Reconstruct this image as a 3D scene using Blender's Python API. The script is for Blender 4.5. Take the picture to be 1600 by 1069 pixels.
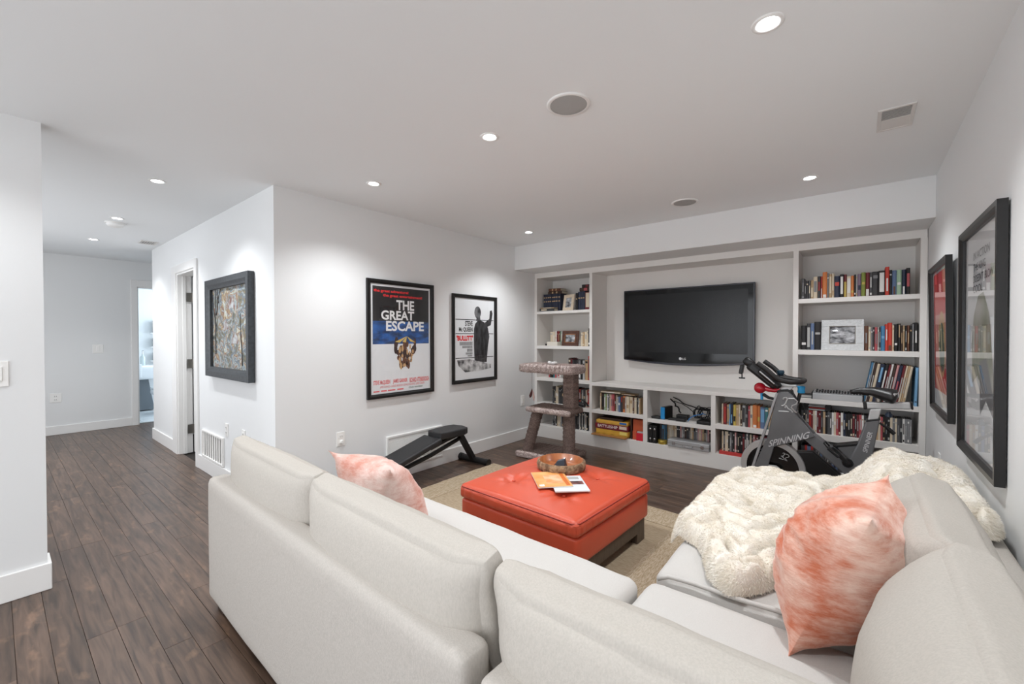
import bpy, bmesh, math, random
from mathutils import Vector, Matrix, Euler, noise

for _o in list(bpy.data.objects):
    bpy.data.objects.remove(_o)
S = bpy.context.scene
COL = S.collection
PI = math.pi
R = math.radians

# ------------------------------------------------------------------ camera
cam_d = bpy.data.cameras.new('camera')
cam_d.sensor_fit = 'HORIZONTAL'
cam_d.sensor_width = 36.0
cam_d.lens = 663.06 / 1600 * 36.0
cam_d.shift_y = -(534.5 - 532.9) / 1600
cam_d.clip_start = 0.02
cam = bpy.data.objects.new('camera', cam_d)
COL.objects.link(cam)
cam.location = (0, 0, 1.31)
cam.rotation_euler = (R(90 - 0.732), R(0.065), R(39.229))
S.camera = cam

# ------------------------------------------------------------------ world, light, exposure
w = bpy.data.worlds.new('world')
S.world = w
w.use_nodes = True
w.node_tree.nodes['Background'].inputs[0].default_value = (0.80, 0.88, 1.0, 1)
w.node_tree.nodes['Background'].inputs[1].default_value = 1.0
S.view_settings.view_transform = 'Standard'
S.view_settings.look = 'None'
S.view_settings.gamma = 1.0
S.view_settings.use_curve_mapping = False
S.view_settings.exposure = 0.42
S.cycles.use_denoising = True
S.cycles.max_bounces = 8
S.cycles.diffuse_bounces = 5
S.cycles.sample_clamp_indirect = 6.0


def area_light(name, loc, rot, sx, sy, watts, col):
    d = bpy.data.lights.new(name, 'AREA')
    d.shape = 'RECTANGLE'
    d.size = sx
    d.size_y = sy
    d.energy = watts
    d.color = col
    o = bpy.data.objects.new(name, d)
    COL.objects.link(o)
    o.location = loc
    o.rotation_euler = rot
    return o


# area lights: daylight added at the unseen patio and foyer windows; cool bathroom daylight
area_light('added_patio_daylight', (-1.42, -2.52, 1.20), (R(90), 0, 0), 3.2, 2.1, 36, (0.98, 0.99, 1.0))
area_light('added_foyer_daylight', (-5.7, -0.94, 1.35), (R(90), 0, 0), 3.0, 1.7, 22, (0.98, 0.985, 1.0))
area_light('daylight_bathroom', (-9.2, 2.9, 1.6), (R(-90), 0, 0), 1.2, 1.4, 22, (0.74, 0.88, 1.0))
SPOT_W = 46.0


# ------------------------------------------------------------------ helpers
def lin(r, g=None, b=None):
    if g is None:
        r, g, b = r
    f = lambda c: (c / 255.0) / 12.92 if c / 255.0 <= 0.04045 else ((c / 255.0 + 0.055) / 1.055) ** 2.4
    return (f(r), f(g), f(b), 1.0)


MATS = {}


def mat(name, rgb, rough=0.6, metal=0.0, spec=0.5, noise_scale=0, noise_amt=0.0, bump=0.0, bump_scale=0, sheen=0.0,
        coat=0.0, emit=None, stretch=(1, 1, 1), rgb2=None, detail=4):
    if name in MATS:
        return MATS[name]
    m = bpy.data.materials.new(name)
    m.use_nodes = True
    nt = m.node_tree
    b = nt.nodes['Principled BSDF']
    b.inputs['Base Color'].default_value = lin(rgb)
    b.inputs['Roughness'].default_value = rough
    b.inputs['Metallic'].default_value = metal
    b.inputs['Specular IOR Level'].default_value = spec
    if sheen:
        b.inputs['Sheen Weight'].default_value = sheen
        b.inputs['Sheen Roughness'].default_value = 0.4
    if coat:
        b.inputs['Coat Weight'].default_value = coat
        b.inputs['Coat Roughness'].default_value = 0.08
    if emit:
        b.inputs['Emission Color'].default_value = (*emit[:3], 1)
        b.inputs['Emission Strength'].default_value = emit[3]
    if noise_scale or bump:
        tc = nt.nodes.new('ShaderNodeTexCoord')
        mp = nt.nodes.new('ShaderNodeMapping')
        mp.inputs['Scale'].default_value = stretch
        nt.links.new(tc.outputs['Object'], mp.inputs[0])
    if noise_scale:
        n = nt.nodes.new('ShaderNodeTexNoise')
        n.inputs['Scale'].default_value = noise_scale
        n.inputs['Detail'].default_value = detail
        nt.links.new(mp.outputs[0], n.inputs['Vector'])
        mx = nt.nodes.new('ShaderNodeMixRGB')
        c2 = lin(rgb2) if rgb2 else tuple(v * (1 - noise_amt) for v in lin(rgb)[:3]) + (1,)
        mx.inputs[1].default_value = lin(rgb)
        mx.inputs[2].default_value = c2
        rp = nt.nodes.new('ShaderNodeValToRGB')
        rp.color_ramp.elements[0].position = 0.36
        rp.color_ramp.elements[1].position = 0.64
        nt.links.new(n.outputs[0], rp.inputs[0])
        nt.links.new(rp.outputs[0], mx.inputs[0])
        nt.links.new(mx.outputs[0], b.inputs['Base Color'])
    if bump:
        n2 = nt.nodes.new('ShaderNodeTexNoise')
        n2.inputs['Scale'].default_value = bump_scale
        n2.inputs['Detail'].default_value = 3
        nt.links.new(mp.outputs[0], n2.inputs['Vector'])
        bp = nt.nodes.new('ShaderNodeBump')
        bp.inputs['Strength'].default_value = bump
        bp.inputs['Distance'].default_value = 0.01
        nt.links.new(n2.outputs[0], bp.inputs['Height'])
        nt.links.new(bp.outputs[0], b.inputs['Normal'])
    MATS[name] = m
    return m


def glass_mat(name='picture_glass', tint=(1, 1, 1, 1), ior=1.5):
    if name in MATS:
        return MATS[name]
    m = bpy.data.materials.new(name)
    m.use_nodes = True
    nt = m.node_tree
    nt.nodes.remove(nt.nodes['Principled BSDF'])
    out = nt.nodes['Material Output']
    tr = nt.nodes.new('ShaderNodeBsdfTransparent')
    tr.inputs[0].default_value = tint
    gl = nt.nodes.new('ShaderNodeBsdfGlossy')
    gl.inputs['Roughness'].default_value = 0.02
    fr = nt.nodes.new('ShaderNodeFresnel')
    fr.inputs[0].default_value = ior
    mx = nt.nodes.new('ShaderNodeMixShader')
    ge = nt.nodes.new('ShaderNodeNewGeometry')
    sb = nt.nodes.new('ShaderNodeMath')
    sb.operation = 'SUBTRACT'
    sb.inputs[0].default_value = 1.0
    nt.links.new(ge.outputs['Backfacing'], sb.inputs[1])
    mu = nt.nodes.new('ShaderNodeMath')
    mu.operation = 'MULTIPLY'
    nt.links.new(fr.outputs[0], mu.inputs[0])
    nt.links.new(sb.outputs[0], mu.inputs[1])
    nt.links.new(mu.outputs[0], mx.inputs[0])
    nt.links.new(tr.outputs[0], mx.inputs[1])
    nt.links.new(gl.outputs[0], mx.inputs[2])
    nt.links.new(mx.outputs[0], out.inputs[0])
    MATS[name] = m
    return m


class MB:
    """collects shapes; build() links them as one mesh object"""

    def __init__(self):
        self.v, self.f, self.m = [], [], []

    def add(self, vs, fs, mi=0):
        k = len(self.v)
        self.v += [Vector(p) for p in vs]
        for f in fs:
            self.f.append([i + k for i in f])
            self.m.append(mi)
        return self

    def box(self, x0, x1, y0, y1, z0, z1, mi=0):
        vs = [(x0, y0, z0), (x1, y0, z0), (x1, y1, z0), (x0, y1, z0), (x0, y0, z1), (x1, y0, z1), (x1, y1, z1), (x0, y1, z1)]
        return self.add(vs, [(0, 3, 2, 1), (4, 5, 6, 7), (0, 1, 5, 4), (1, 2, 6, 5), (2, 3, 7, 6), (3, 0, 4, 7)], mi)

    def obox(self, c, s, rot=(0, 0, 0), mi=0):
        M = Euler(rot).to_matrix()
        hx, hy, hz = s[0] / 2, s[1] / 2, s[2] / 2
        vs = [Vector(c) + M @ Vector(p) for p in [(-hx, -hy, -hz), (hx, -hy, -hz), (hx, hy, -hz), (-hx, hy, -hz), (-hx, -hy, hz), (hx, -hy, hz), (hx, hy, hz), (-hx, hy, hz)]]
        return self.add(vs, [(0, 3, 2, 1), (4, 5, 6, 7), (0, 1, 5, 4), (1, 2, 6, 5), (2, 3, 7, 6), (3, 0, 4, 7)], mi)

    def prism(self, poly, axis, a, b, mi=0):
        """poly: 2D outline; axis 'y': poly in (x,z) from y=a to y=b; 'x': (y,z); 'z': (x,y)"""
        P = {'y': lambda p, t: (p[0], t, p[1]), 'x': lambda p, t: (t, p[0], p[1]), 'z': lambda p, t: (p[0], p[1], t)}[axis]
        n = len(poly)
        vs = [P(p, a) for p in poly] + [P(p, b) for p in poly]
        fs = [list(range(n))[::-1], list(range(n, 2 * n))] + [(i, (i + 1) % n, n + (i + 1) % n, n + i) for i in range(n)]
        return self.add(vs, fs, mi)

    def tube(self, pts, r, n=10, mi=0, cap=True):
        pts = [Vector(p) for p in pts]
        rs = r if isinstance(r, (list, tuple)) else [r] * len(pts)
        k = len(pts)
        up = None
        vs = []
        for i, p in enumerate(pts):
            t = (pts[min(i + 1, k - 1)] - pts[max(i - 1, 0)]).normalized()
            if up is None:
                up = t.cross(Vector((0.3, 0.9, 0.31))).normalized()
            up = (up - t * up.dot(t)).normalized()
            sd = t.cross(up)
            for j in range(n):
                a = 2 * PI * j / n
                vs.append(p + (up * math.cos(a) + sd * math.sin(a)) * rs[i])
        fs = []
        for i in range(k - 1):
            for j in range(n):
                fs.append((i * n + j, i * n + (j + 1) % n, (i + 1) * n + (j + 1) % n, (i + 1) * n + j))
        if cap:
            fs.append(list(range(n))[::-1])
            fs.append([(k - 1) * n + j for j in range(n)])
        return self.add(vs, fs, mi)

    def cyl(self, p0, p1, r0, r1=None, n=16, mi=0):
        return self.tube([p0, p1], [r0, r0 if r1 is None else r1], n, mi)

    def lathe(self, prof, c, n=32, axis='z', mi=0, closed=False):
        c = Vector(c)
        vs = []
        for rr, h in prof:
            for j in range(n):
                a = 2 * PI * j / n
                p = {'z': (rr * math.cos(a), rr * math.sin(a), h), 'y': (rr * math.cos(a), h, rr * math.sin(a)), 'x': (h, rr * math.cos(a), rr * math.sin(a))}[axis]
                vs.append(c + Vector(p))
        fs = []
        k = len(prof)
        for i in range(k - 1 if not closed else k):
            i2 = (i + 1) % k
            for j in range(n):
                fs.append((i * n + j, i * n + (j + 1) % n, i2 * n + (j + 1) % n, i2 * n + j))
        return self.add(vs, fs, mi)

    def ball(self, c, r, n=14, k=8, mi=0):
        rx, ry, rz = r if isinstance(r, (tuple, list)) else (r, r, r)
        vs, fs = [], []
        for i in range(k + 1):
            ph = PI * i / k
            for j in range(n):
                a = 2 * PI * j / n
                vs.append((c[0] + rx * math.sin(ph) * math.cos(a), c[1] + ry * math.sin(ph) * math.sin(a), c[2] + rz * math.cos(ph)))
        for i in range(k):
            for j in range(n):
                fs.append((i * n + j, i * n + (j + 1) % n, (i + 1) * n + (j + 1) % n, (i + 1) * n + j)[::-1])
        return self.add(vs, fs, mi)

    def soft(self, c, s, r, bulge=(0, 0, 0), rot=(0, 0, 0), n=10, fn=None, mi=0):
        """rounded box with bulging faces"""
        M = Euler(rot).to_matrix()
        h = Vector(s) / 2
        c = Vector(c)
        key, vs, fs = {}, [], []

        def vert(u):
            k = tuple(round(x, 5) for x in u)
            if k in key:
                return key[k]
            p = Vector((u[0] * h.x, u[1] * h.y, u[2] * h.z))
            inner = Vector([max(-h[i] + r, min(h[i] - r, p[i])) for i in range(3)])
            d = p - inner
            if d.length > 1e-9:
                p = inner + d.normalized() * r
            q = [1 - u[i] * u[i] for i in range(3)]
            for i in range(3):
                a, b = (i + 1) % 3, (i + 2) % 3
                p[i] += bulge[i] * u[i] * max(q[a], 0) ** 0.8 * max(q[b], 0) ** 0.8
            if fn:
                p = fn(p, u)
            key[k] = len(vs)
            vs.append(c + M @ p)
            return key[k]

        def sp(t):  # denser near edges
            return math.sin(t * PI / 2)

        for ax in range(3):
            for sg in (-1, 1):
                for i in range(n):
                    for j in range(n):
                        q = []
                        for (a, b) in ((i, j), (i + 1, j), (i + 1, j + 1), (i, j + 1)):
                            u = [0, 0, 0]
                            u[ax] = sg
                            u[(ax + 1) % 3] = sp(-1 + 2 * a / n)
                            u[(ax + 2) % 3] = sp(-1 + 2 * b / n)
                            q.append(vert(u))
                        fs.append(q if sg > 0 else q[::-1])
        return self.add(vs, fs, mi)

    def build(self, name, mats, parent=None, origin=None, smooth=None, bevel=0, sub=0):
        if not isinstance(mats, (list, tuple)):
            mats = [mats]
        if parent is not None:
            base = Vector((0, 0, 0))
            q = parent
            while q is not None:
                base += q.location
                q = q.parent
        else:
            base = Vector(origin) if origin is not None else Vector((0, 0, 0))
        me = bpy.data.meshes.new(name)
        me.from_pydata([tuple(p - base) for p in self.v], [], self.f)
        for m in mats:
            me.materials.append(m)
        for p, mi in zip(me.polygons, self.m):
            p.material_index = mi
        if smooth is not None:
            me.polygons.foreach_set('use_smooth', [True] * len(me.polygons))
            if smooth < 180:
                me.set_sharp_from_angle(angle=R(smooth))
        me.update()
        o = bpy.data.objects.new(name, me)
        COL.objects.link(o)
        if parent is not None:
            o.parent = parent
        else:
            o.location = base
        if bevel:
            b = o.modifiers.new('bevel', 'BEVEL')
            b.width = bevel
            b.segments = 2
            b.limit_method = 'ANGLE'
            b.angle_limit = R(40)
        if sub:
            sm = o.modifiers.new('sub', 'SUBSURF')
            sm.levels = sub
            sm.render_levels = sub
        return o


def tag(o, label=None, cat=None, group=None, kind=None):
    if label:
        o['label'] = label
    if cat:
        o['category'] = cat
    if group:
        o['group'] = group
    if kind:
        o['kind'] = kind
    return o


def thing(name, label, cat, loc, group=None):
    o = bpy.data.objects.new(name, None)
    o.empty_display_size = 0.05
    COL.objects.link(o)
    o.location = loc
    return tag(o, label, cat, group)


def struct(o):
    o['kind'] = 'structure'
    return o


def copy_tree(o, parent=None):
    c = o.copy()
    COL.objects.link(c)
    c.parent = parent
    for ch in list(o.children):
        copy_tree(ch, c)
    return c


_font_cache = {}


def text_geo(s, bold=0.0):
    """flat filled letters, normalised to a unit box: returns verts (u,v) in 0..1 and faces"""
    k = (s, bold)
    if k in _font_cache:
        return _font_cache[k]
    cu = bpy.data.curves.new('t', 'FONT')
    cu.body = s
    cu.offset = bold
    cu.resolution_u = 3
    ob = bpy.data.objects.new('t', cu)
    COL.objects.link(ob)
    dg = bpy.context.evaluated_depsgraph_get()
    me = bpy.data.meshes.new_from_object(ob.evaluated_get(dg))
    vs = [(v.co.x, v.co.y) for v in me.vertices]
    fs = [list(p.vertices) for p in me.polygons]
    bpy.data.objects.remove(ob)
    bpy.data.curves.remove(cu)
    bpy.data.meshes.remove(me)
    x0, x1 = min(v[0] for v in vs), max(v[0] for v in vs)
    y0, y1 = min(v[1] for v in vs), max(v[1] for v in vs)
    vs = [((x - x0) / (x1 - x0), (y - y0) / (y1 - y0)) for x, y in vs]
    _font_cache[k] = (vs, fs)
    return vs, fs


def put_text(mb, s, P, U, V, bold=0.0, mi=0, shear=0.0):
    """letters filling the parallelogram from corner P along U (width) and V (height)"""
    vs, fs = text_geo(s, bold)
    P, U, V = Vector(P), Vector(U), Vector(V)
    mb.add([P + U * (u + shear * v) + V * v for u, v in vs], fs, mi)


ORD = ['first', 'second', 'third', 'fourth', 'fifth', 'sixth', 'seventh', 'eighth', 'ninth', 'tenth', 'eleventh', 'twelfth', 'thirteenth',
       'fourteenth', 'fifteenth', 'sixteenth', 'seventeenth', 'eighteenth', 'nineteenth', 'twentieth']
TENS = {2: 'twenty', 3: 'thirty', 4: 'forty', 5: 'fifty', 6: 'sixty'}


def ordinal(i):
    if i <= 20:
        return ORD[i - 1]
    t, u = divmod(i, 10)
    if u == 0:
        return TENS[t][:-1] + 'ieth'
    return TENS[t] + '-' + ORD[u - 1]


# ------------------------------------------------------------------ materials
WALL = mat('wall_paint', (232, 233, 233), 0.75, spec=0.3, bump=0.02, bump_scale=180)
CEIL = mat('ceiling_paint', (238, 240, 241), 0.9, spec=0.2)
TRIM = mat('white_trim', (240, 239, 237), 0.35, spec=0.5)
CAB = mat('cabinet_white', (232, 229, 225), 0.42, spec=0.5)
FAB = mat('sofa_linen', (188, 182, 175), 0.95, spec=0.15, noise_scale=260, noise_amt=0.10, bump=0.15, bump_scale=420, stretch=(1, 1, 0.35))
FABS = mat('cushion_linen', (187, 181, 173), 0.95, spec=0.15, noise_scale=240, noise_amt=0.08, bump=0.15, bump_scale=420, stretch=(1, 1, 0.4))
SEATM = mat('seat_linen', (203, 200, 196), 0.95, spec=0.15, noise_scale=300, noise_amt=0.05, bump=0.12, bump_scale=420)
DARKW = mat('dark_wood', (60, 44, 35), 0.45, noise_scale=18, noise_amt=0.4, stretch=(1, 8, 8))
BLK = mat('black_plastic', (22, 22, 23), 0.4)
BLKF = mat('black_frame', (26, 25, 25), 0.32)
GLASS = glass_mat()
CHROME = mat('chrome', (205, 205, 208), 0.18, metal=1.0)
STEEL = mat('brushed_steel', (150, 146, 140), 0.35, metal=1.0)


def plank_material():
    m = bpy.data.materials.new('dark_laminate')
    m.use_nodes = True
    nt = m.node_tree
    b = nt.nodes['Principled BSDF']
    N = nt.nodes.new
    L = nt.links.new
    tc, oi = N('ShaderNodeTexCoord'), N('ShaderNodeObjectInfo')
    add = N('ShaderNodeVectorMath')
    add.operation = 'ADD'
    mul = N('ShaderNodeVectorMath')
    mul.operation = 'MULTIPLY'
    mul.inputs[1].default_value = (31.0, 17.0, 5.0)
    L(oi.outputs['Random'], mul.inputs[0])
    L(tc.outputs['Object'], add.inputs[0])
    L(mul.outputs[0], add.inputs[1])
    mp = N('ShaderNodeMapping')
    mp.inputs['Scale'].default_value = (2.2, 26, 1)
    L(add.outputs[0], mp.inputs[0])
    n1 = N('ShaderNodeTexNoise')
    n1.inputs['Scale'].default_value = 1.6
    n1.inputs['Detail'].default_value = 6
    n1.inputs['Distortion'].default_value = 0.6
    L(mp.outputs[0], n1.inputs['Vector'])
    mp2 = N('ShaderNodeMapping')
    mp2.inputs['Scale'].default_value = (5, 12, 1)
    mp2.inputs['Rotation'].default_value = (0, 0, 0.5)
    L(add.outputs[0], mp2.inputs[0])
    n2 = N('ShaderNodeTexNoise')
    n2.inputs['Scale'].default_value = 1.3
    n2.inputs['Detail'].default_value = 5
    L(mp2.outputs[0], n2.inputs['Vector'])
    r1 = N('ShaderNodeValToRGB')
    e = r1.color_ramp.elements
    e[0].position, e[0].color = 0.30, lin(58, 45, 37)
    e[1].position, e[1].color = 0.72, lin(108, 86, 72)
    L(n1.outputs[0], r1.inputs[0])
    r2 = N('ShaderNodeValToRGB')
    r2.color_ramp.elements[0].position = 0.60
    r2.color_ramp.elements[1].position = 0.72
    L(n2.outputs[0], r2.inputs[0])
    mx = N('ShaderNodeMixRGB')
    mx.inputs[2].default_value = lin(146, 114, 90)
    L(r1.outputs[0], mx.inputs[1])
    ml = N('ShaderNodeMath')
    ml.operation = 'MULTIPLY'
    ml.inputs[1].default_value = 0.5
    L(r2.outputs[0], ml.inputs[0])
    L(ml.outputs[0], mx.inputs[0])
    hs = N('ShaderNodeHueSaturation')
    mr = N('ShaderNodeMapRange')
    mr.inputs['To Min'].default_value = 0.82
    mr.inputs['To Max'].default_value = 1.12
    L(oi.outputs['Random'], mr.inputs[0])
    L(mr.outputs[0], hs.inputs['Value'])
    L(mx.outputs[0], hs.inputs['Color'])
    L(hs.outputs[0], b.inputs['Base Color'])
    b.inputs['Roughness'].default_value = 0.34
    b.inputs['Specular IOR Level'].default_value = 0.5
    bp = N('ShaderNodeBump')
    bp.inputs['Strength'].default_value = 0.12
    bp.inputs['Distance'].default_value = 0.004
    L(n1.outputs[0], bp.inputs['Height'])
    L(bp.outputs[0], b.inputs['Normal'])
    return m


PLANK = plank_material()

# ------------------------------------------------------------------ the room
H = 2.40
XR, XP, YH, XF, XB = 0.404, -3.28, 1.295, -8.235, -3.245   # right wall, poster wall, hall wall, far wall, partition
YC, YN = 4.48, 4.87                                           # bookcase front, wall behind it


def wall(name, *boxes):
    mb = MB()
    for b in boxes:
        mb.box(*b)
    return struct(mb.build(name, WALL))


wall('wall_right', (XR, XR + 0.12, -2.7, YN + 0.12, 0, H))
wall('wall_back', (XP - 0.12, XR, YN, YN + 0.12, 0, H))
wall('wall_poster', (XP - 0.12, XP, YH, YN, 0, H))
# hall wall with the door opening x -5.78..-5.13
DX0, DX1, DZ = -5.80, -5.17, 1.995
wall('wall_hall', (-6.967, DX0 - 0.02, YH, YH + 0.12, 0, H), (DX1 + 0.02, XP - 0.12, YH, YH + 0.12, 0, H), (DX0 - 0.02, DX1 + 0.02, YH, YH + 0.12, DZ, H),
     (-6.967, -6.85, YH + 0.12, 2.6, 0, H))
# far wall with the bathroom opening
BY0, BY1, BZ = 1.355, 2.11, 2.03
wall('wall_far', (XF - 0.12, XF, -1.0, BY0 - 0.001, 0, H), (XF - 0.12, XF, BY1 + 0.001, 2.6, 0, H), (XF - 0.12, XF, BY0 - 0.001, BY1 + 0.001, BZ + 0.001, H))
wall('wall_hall_end', (XF - 0.12, -6.85, 2.6, 2.72, 0, H))
wall('wall_left', (XB - 0.135, XB, -2.7, 0.169, 0, H))
# foyer wall (behind the partition) and wall behind the camera, openings for added windows
wall('wall_foyer', (XF, -7.25, -1.12, -1.0, 0, H), (-4.15, XB - 0.135, -1.12, -1.0, 0, H), (-7.25, -4.15, -1.12, -1.0, 0, 0.45), (-7.25, -4.15, -1.12, -1.0, 2.25, H))
wall('wall_behind', (XB, -3.06, -2.7, -2.58, 0, H), (0.22, XR, -2.7, -2.58, 0, H), (-3.06, 0.22, -2.7, -2.58, 2.28, H), (-3.06, 0.22, -2.7, -2.58, 0, 0.12))
wall('wall_bathroom', (-10.02, -9.90, 1.1, 3.0, 0, H), (-9.90, XF - 0.12, 1.0, 1.12, 0, H), (-9.90, XF - 0.12, 2.95, 3.07, 0, H))
# frames and panes of two unseen windows, added to let in daylight
for i, (x0, x1, y, z0, z1, nb) in enumerate([(-3.06, 0.22, -2.64, 0.12, 2.28, 3), (-7.25, -4.15, -1.06, 0.45, 2.25, 3)]):
    mb = MB()
    mb.box(x0, x1, y - 0.03, y + 0.03, z0, z0 + 0.05).box(x0, x1, y - 0.03, y + 0.03, z1 - 0.05, z1)
    for k in range(nb + 1):
        xx = x0 + (x1 - x0 - 0.05) * k / nb
        mb.box(xx, xx + 0.05, y - 0.03, y + 0.03, z0, z1)
    win = struct(mb.build('added_window_%d' % (i + 1), TRIM))
    for k in range(nb):
        xa = x0 + (x1 - x0 - 0.05) * k / nb + 0.05
        xb = x0 + (x1 - x0 - 0.05) * (k + 1) / nb
        MB().add([(xa, y, z0 + 0.05), (xb, y, z0 + 0.05), (xb, y, z1 - 0.05), (xa, y, z1 - 0.05)], [(3, 2, 1, 0)]).build('pane', GLASS, win)

struct(MB().box(-10.1, XR + 0.12, -2.75, YN + 0.15, H, H + 0.1).build('ceiling', CEIL))
# bulkhead dropping from the ceiling over the bookcase
struct(MB().box(XP, XR, 4.07, YN, 2.112, H).build('ceiling_bulkhead', WALL, bevel=0.003))

# floor slab with individual laminate planks
floor = struct(MB().box(-10.1, XR + 0.12, -2.75, YN + 0.15, -0.06, -0.011).build('floor', mat('floor_joint', (30, 24, 20), 0.7)))
PWD, Y0P = 0.0985, 0.243
rng = random.Random(5)


def plank_mesh(L):
    g = 0.0005
    mb = MB()
    x0, x1, y0, y1 = g, L - g, g, PWD - g
    c = 0.0009
    mb.add([(x0, y0, -0.0105), (x1, y0, -0.0105), (x1, y1, -0.0105), (x0, y1, -0.0105), (x0, y0, -c), (x1, y0, -c), (x1, y1, -c), (x0, y1, -c),
            (x0 + c, y0 + c, 0), (x1 - c, y0 + c, 0), (x1 - c, y1 - c, 0), (x0 + c, y1 - c, 0)],
           [(8, 9, 10, 11), (0, 1, 5, 4), (1, 2, 6, 5), (2, 3, 7, 6), (3, 0, 4, 7), (4, 5, 9, 8), (5, 6, 10, 9), (6, 7, 11, 10), (7, 4, 8, 11)])
    me = bpy.data.meshes.new('plank')
    me.from_pydata([tuple(v) for v in mb.v], [], mb.f)
    me.materials.append(PLANK)
    return me


PLM = {}
cands = []
row = -28
while True:
    ya = Y0P + row * PWD
    if ya > YC + 0.2:
        break
    if ya > -2.6:
        ym = ya + PWD / 2
        if ym < YH:
            segs = [(XF if ym > -1.0 else XB, XR)]
        else:
            segs = [(XP, XR)] + ([(XF - 0.06, -6.967)] if ym < 2.6 else [])
        for sa, sb in segs:
            x = sa - rng.random() * 1.1
            while x < sb:
                L = 1.18
                a, b_ = max(x, sa), min(x + L, sb)
                if b_ - a > 0.02:
                    cands.append((a, b_, ya))
                x += L
    row += 1


def plank_seen(a, b, y):
    xm = (a + b) / 2
    if y < -0.55:
        return False
    if y < YH:
        return (xm < -2.3 and (y > -0.15 or xm > -4.4)) and not (b < XB and y < 0.1 and xm > -4.2 and y < -0.2)
    if xm < -6.5:
        return y < 1.9
    if y > 2.9:
        return b > -3.4 and a < -0.2
    return xm < -2.2 and y > 1.7


rest = MB()
count = 0
for a, b_, ya in cands:
    if plank_seen(a, b_, ya) and count < 300:
        count += 1
        k = round(b_ - a, 3)
        if k not in PLM:
            PLM[k] = plank_mesh(k)
        o = bpy.data.objects.new('plank', PLM[k])
        COL.objects.link(o)
        o.location = (a, ya, 0)
        o.parent = floor
    else:
        rest.box(a + 0.001, b_ - 0.001, ya + 0.001, ya + PWD - 0.001, -0.0105, -0.0002)
tag(rest.build('planking', PLANK, floor), kind='stuff')
# bathroom tiles
bt = mat('bath_tile', (226, 230, 232), 0.3, noise_scale=6, noise_amt=0.06)
struct(MB().box(-9.90, XF - 0.12, 1.12, 2.95, -0.009, 0.0).build('floor_bathroom', mat('tile_joint', (170, 172, 172), 0.6)))
tm = None
for i in range(5):
    for j in range(6):
        o = MB().box(-9.89 + i * 0.305, -9.89 + i * 0.305 + 0.30, 1.13 + j * 0.305, 1.13 + j * 0.305 + 0.30, -0.004, 0.004).build('tile', bt, bpy.data.objects['floor_bathroom'])

# baseboards
BBH = 0.137


def bboard(name, *segs):
    mb = MB()
    for s in segs:
        mb.box(*s)
    return struct(mb.build(name, TRIM, bevel=0.004))


bboard('baseboard_left', (XB, XB + 0.015, -2.58, 0.184, 0, BBH), (XB - 0.15, XB, 0.169, 0.184, 0, BBH), (XB - 0.15, XB - 0.135, -1.0, 0.169, 0, BBH))
bboard('baseboard_hall', (-6.982, DX0 - 0.19, YH - 0.015, YH, 0, BBH), (DX1 + 0.10, XP + 0.015, YH - 0.015, YH, 0, BBH), (-6.982, -6.967, YH, 2.6, 0, BBH))
bboard('baseboard_poster', (XP, XP + 0.015, YH, YC, 0, 0.14))
bboard('baseboard_far', (XF, XF + 0.015, -1.0, BY0 - 0.07, 0, 0.118))
bboard('baseboard_right', (XR - 0.015, XR, -2.58, YC, 0, BBH))

# door casing and jambs of the hall door, door leaf swung into the room behind it
mb = MB()
mb.box(DX0 - 0.19, DX0 - 0.02, YH - 0.018, YH, 0, DZ + 0.085).box(DX1 + 0.02, DX1 + 0.10, YH - 0.018, YH, 0, DZ + 0.085).box(DX0 - 0.02, DX1 + 0.02, YH - 0.018, YH, DZ, DZ + 0.085)
struct(mb.build('trim_1', TRIM, bevel=0.003))
mb = MB()
mb.box(DX0 - 0.02, DX0, YH - 0.005, YH + 0.125, 0, DZ).box(DX1, DX1 + 0.02, YH - 0.005, YH + 0.125, 0, DZ).box(DX0, DX1, YH - 0.005, YH + 0.125, DZ - 0.02, DZ)
mb.box(DX0, DX0 + 0.012, YH + 0.04, YH + 0.07, 0, DZ - 0.02).box(DX1 - 0.012, DX1, YH + 0.04, YH + 0.07, 0, DZ - 0.02)
struct(mb.build('trim_2', TRIM, bevel=0.002))
door = struct(MB().box(DX0 + 0.02, DX0 + 0.058, YH + 0.13, YH + 0.75, 0.01, DZ - 0.03).build('door_1', TRIM, bevel=0.002))
for z in (0.27, 1.0, 1.74):
    h = MB().box(DX0 + 0.0125, DX0 + 0.016, YH + 0.075, YH + 0.128, z - 0.05, z + 0.05)
    h.cyl((DX0 + 0.022, YH + 0.133, z - 0.05), (DX0 + 0.022, YH + 0.133, z + 0.05), 0.008, n=8)
    h.build('hinge', STEEL, door)
wall('wall_closet', (-6.85, XP - 0.12, 2.6, 2.72, 0, H))
# bathroom door casing
mb = MB()
mb.box(XF, XF + 0.018, BY0 - 0.07, BY0, 0, BZ + 0.1).box(XF, XF + 0.018, BY1, BY1 + 0.07, 0, BZ + 0.1).box(XF, XF + 0.018, BY0, BY1, BZ, BZ + 0.1)
mb.box(XF - 0.125, XF + 0.002, BY0 - 0.001, BY0 + 0.015, 0, BZ).box(XF - 0.125, XF + 0.002, BY1 - 0.015, BY1 + 0.001, 0, BZ).box(XF - 0.125, XF + 0.002, BY0, BY1, BZ - 0.015, BZ + 0.001)
struct(mb.build('trim_3', TRIM, bevel=0.003))

# ------------------------------------------------------------------ ceiling fittings
LAMPGLOW = mat('lamp_glow', (255, 255, 255), 0.5, emit=(0.93, 0.97, 1.0, 28.0))


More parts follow.
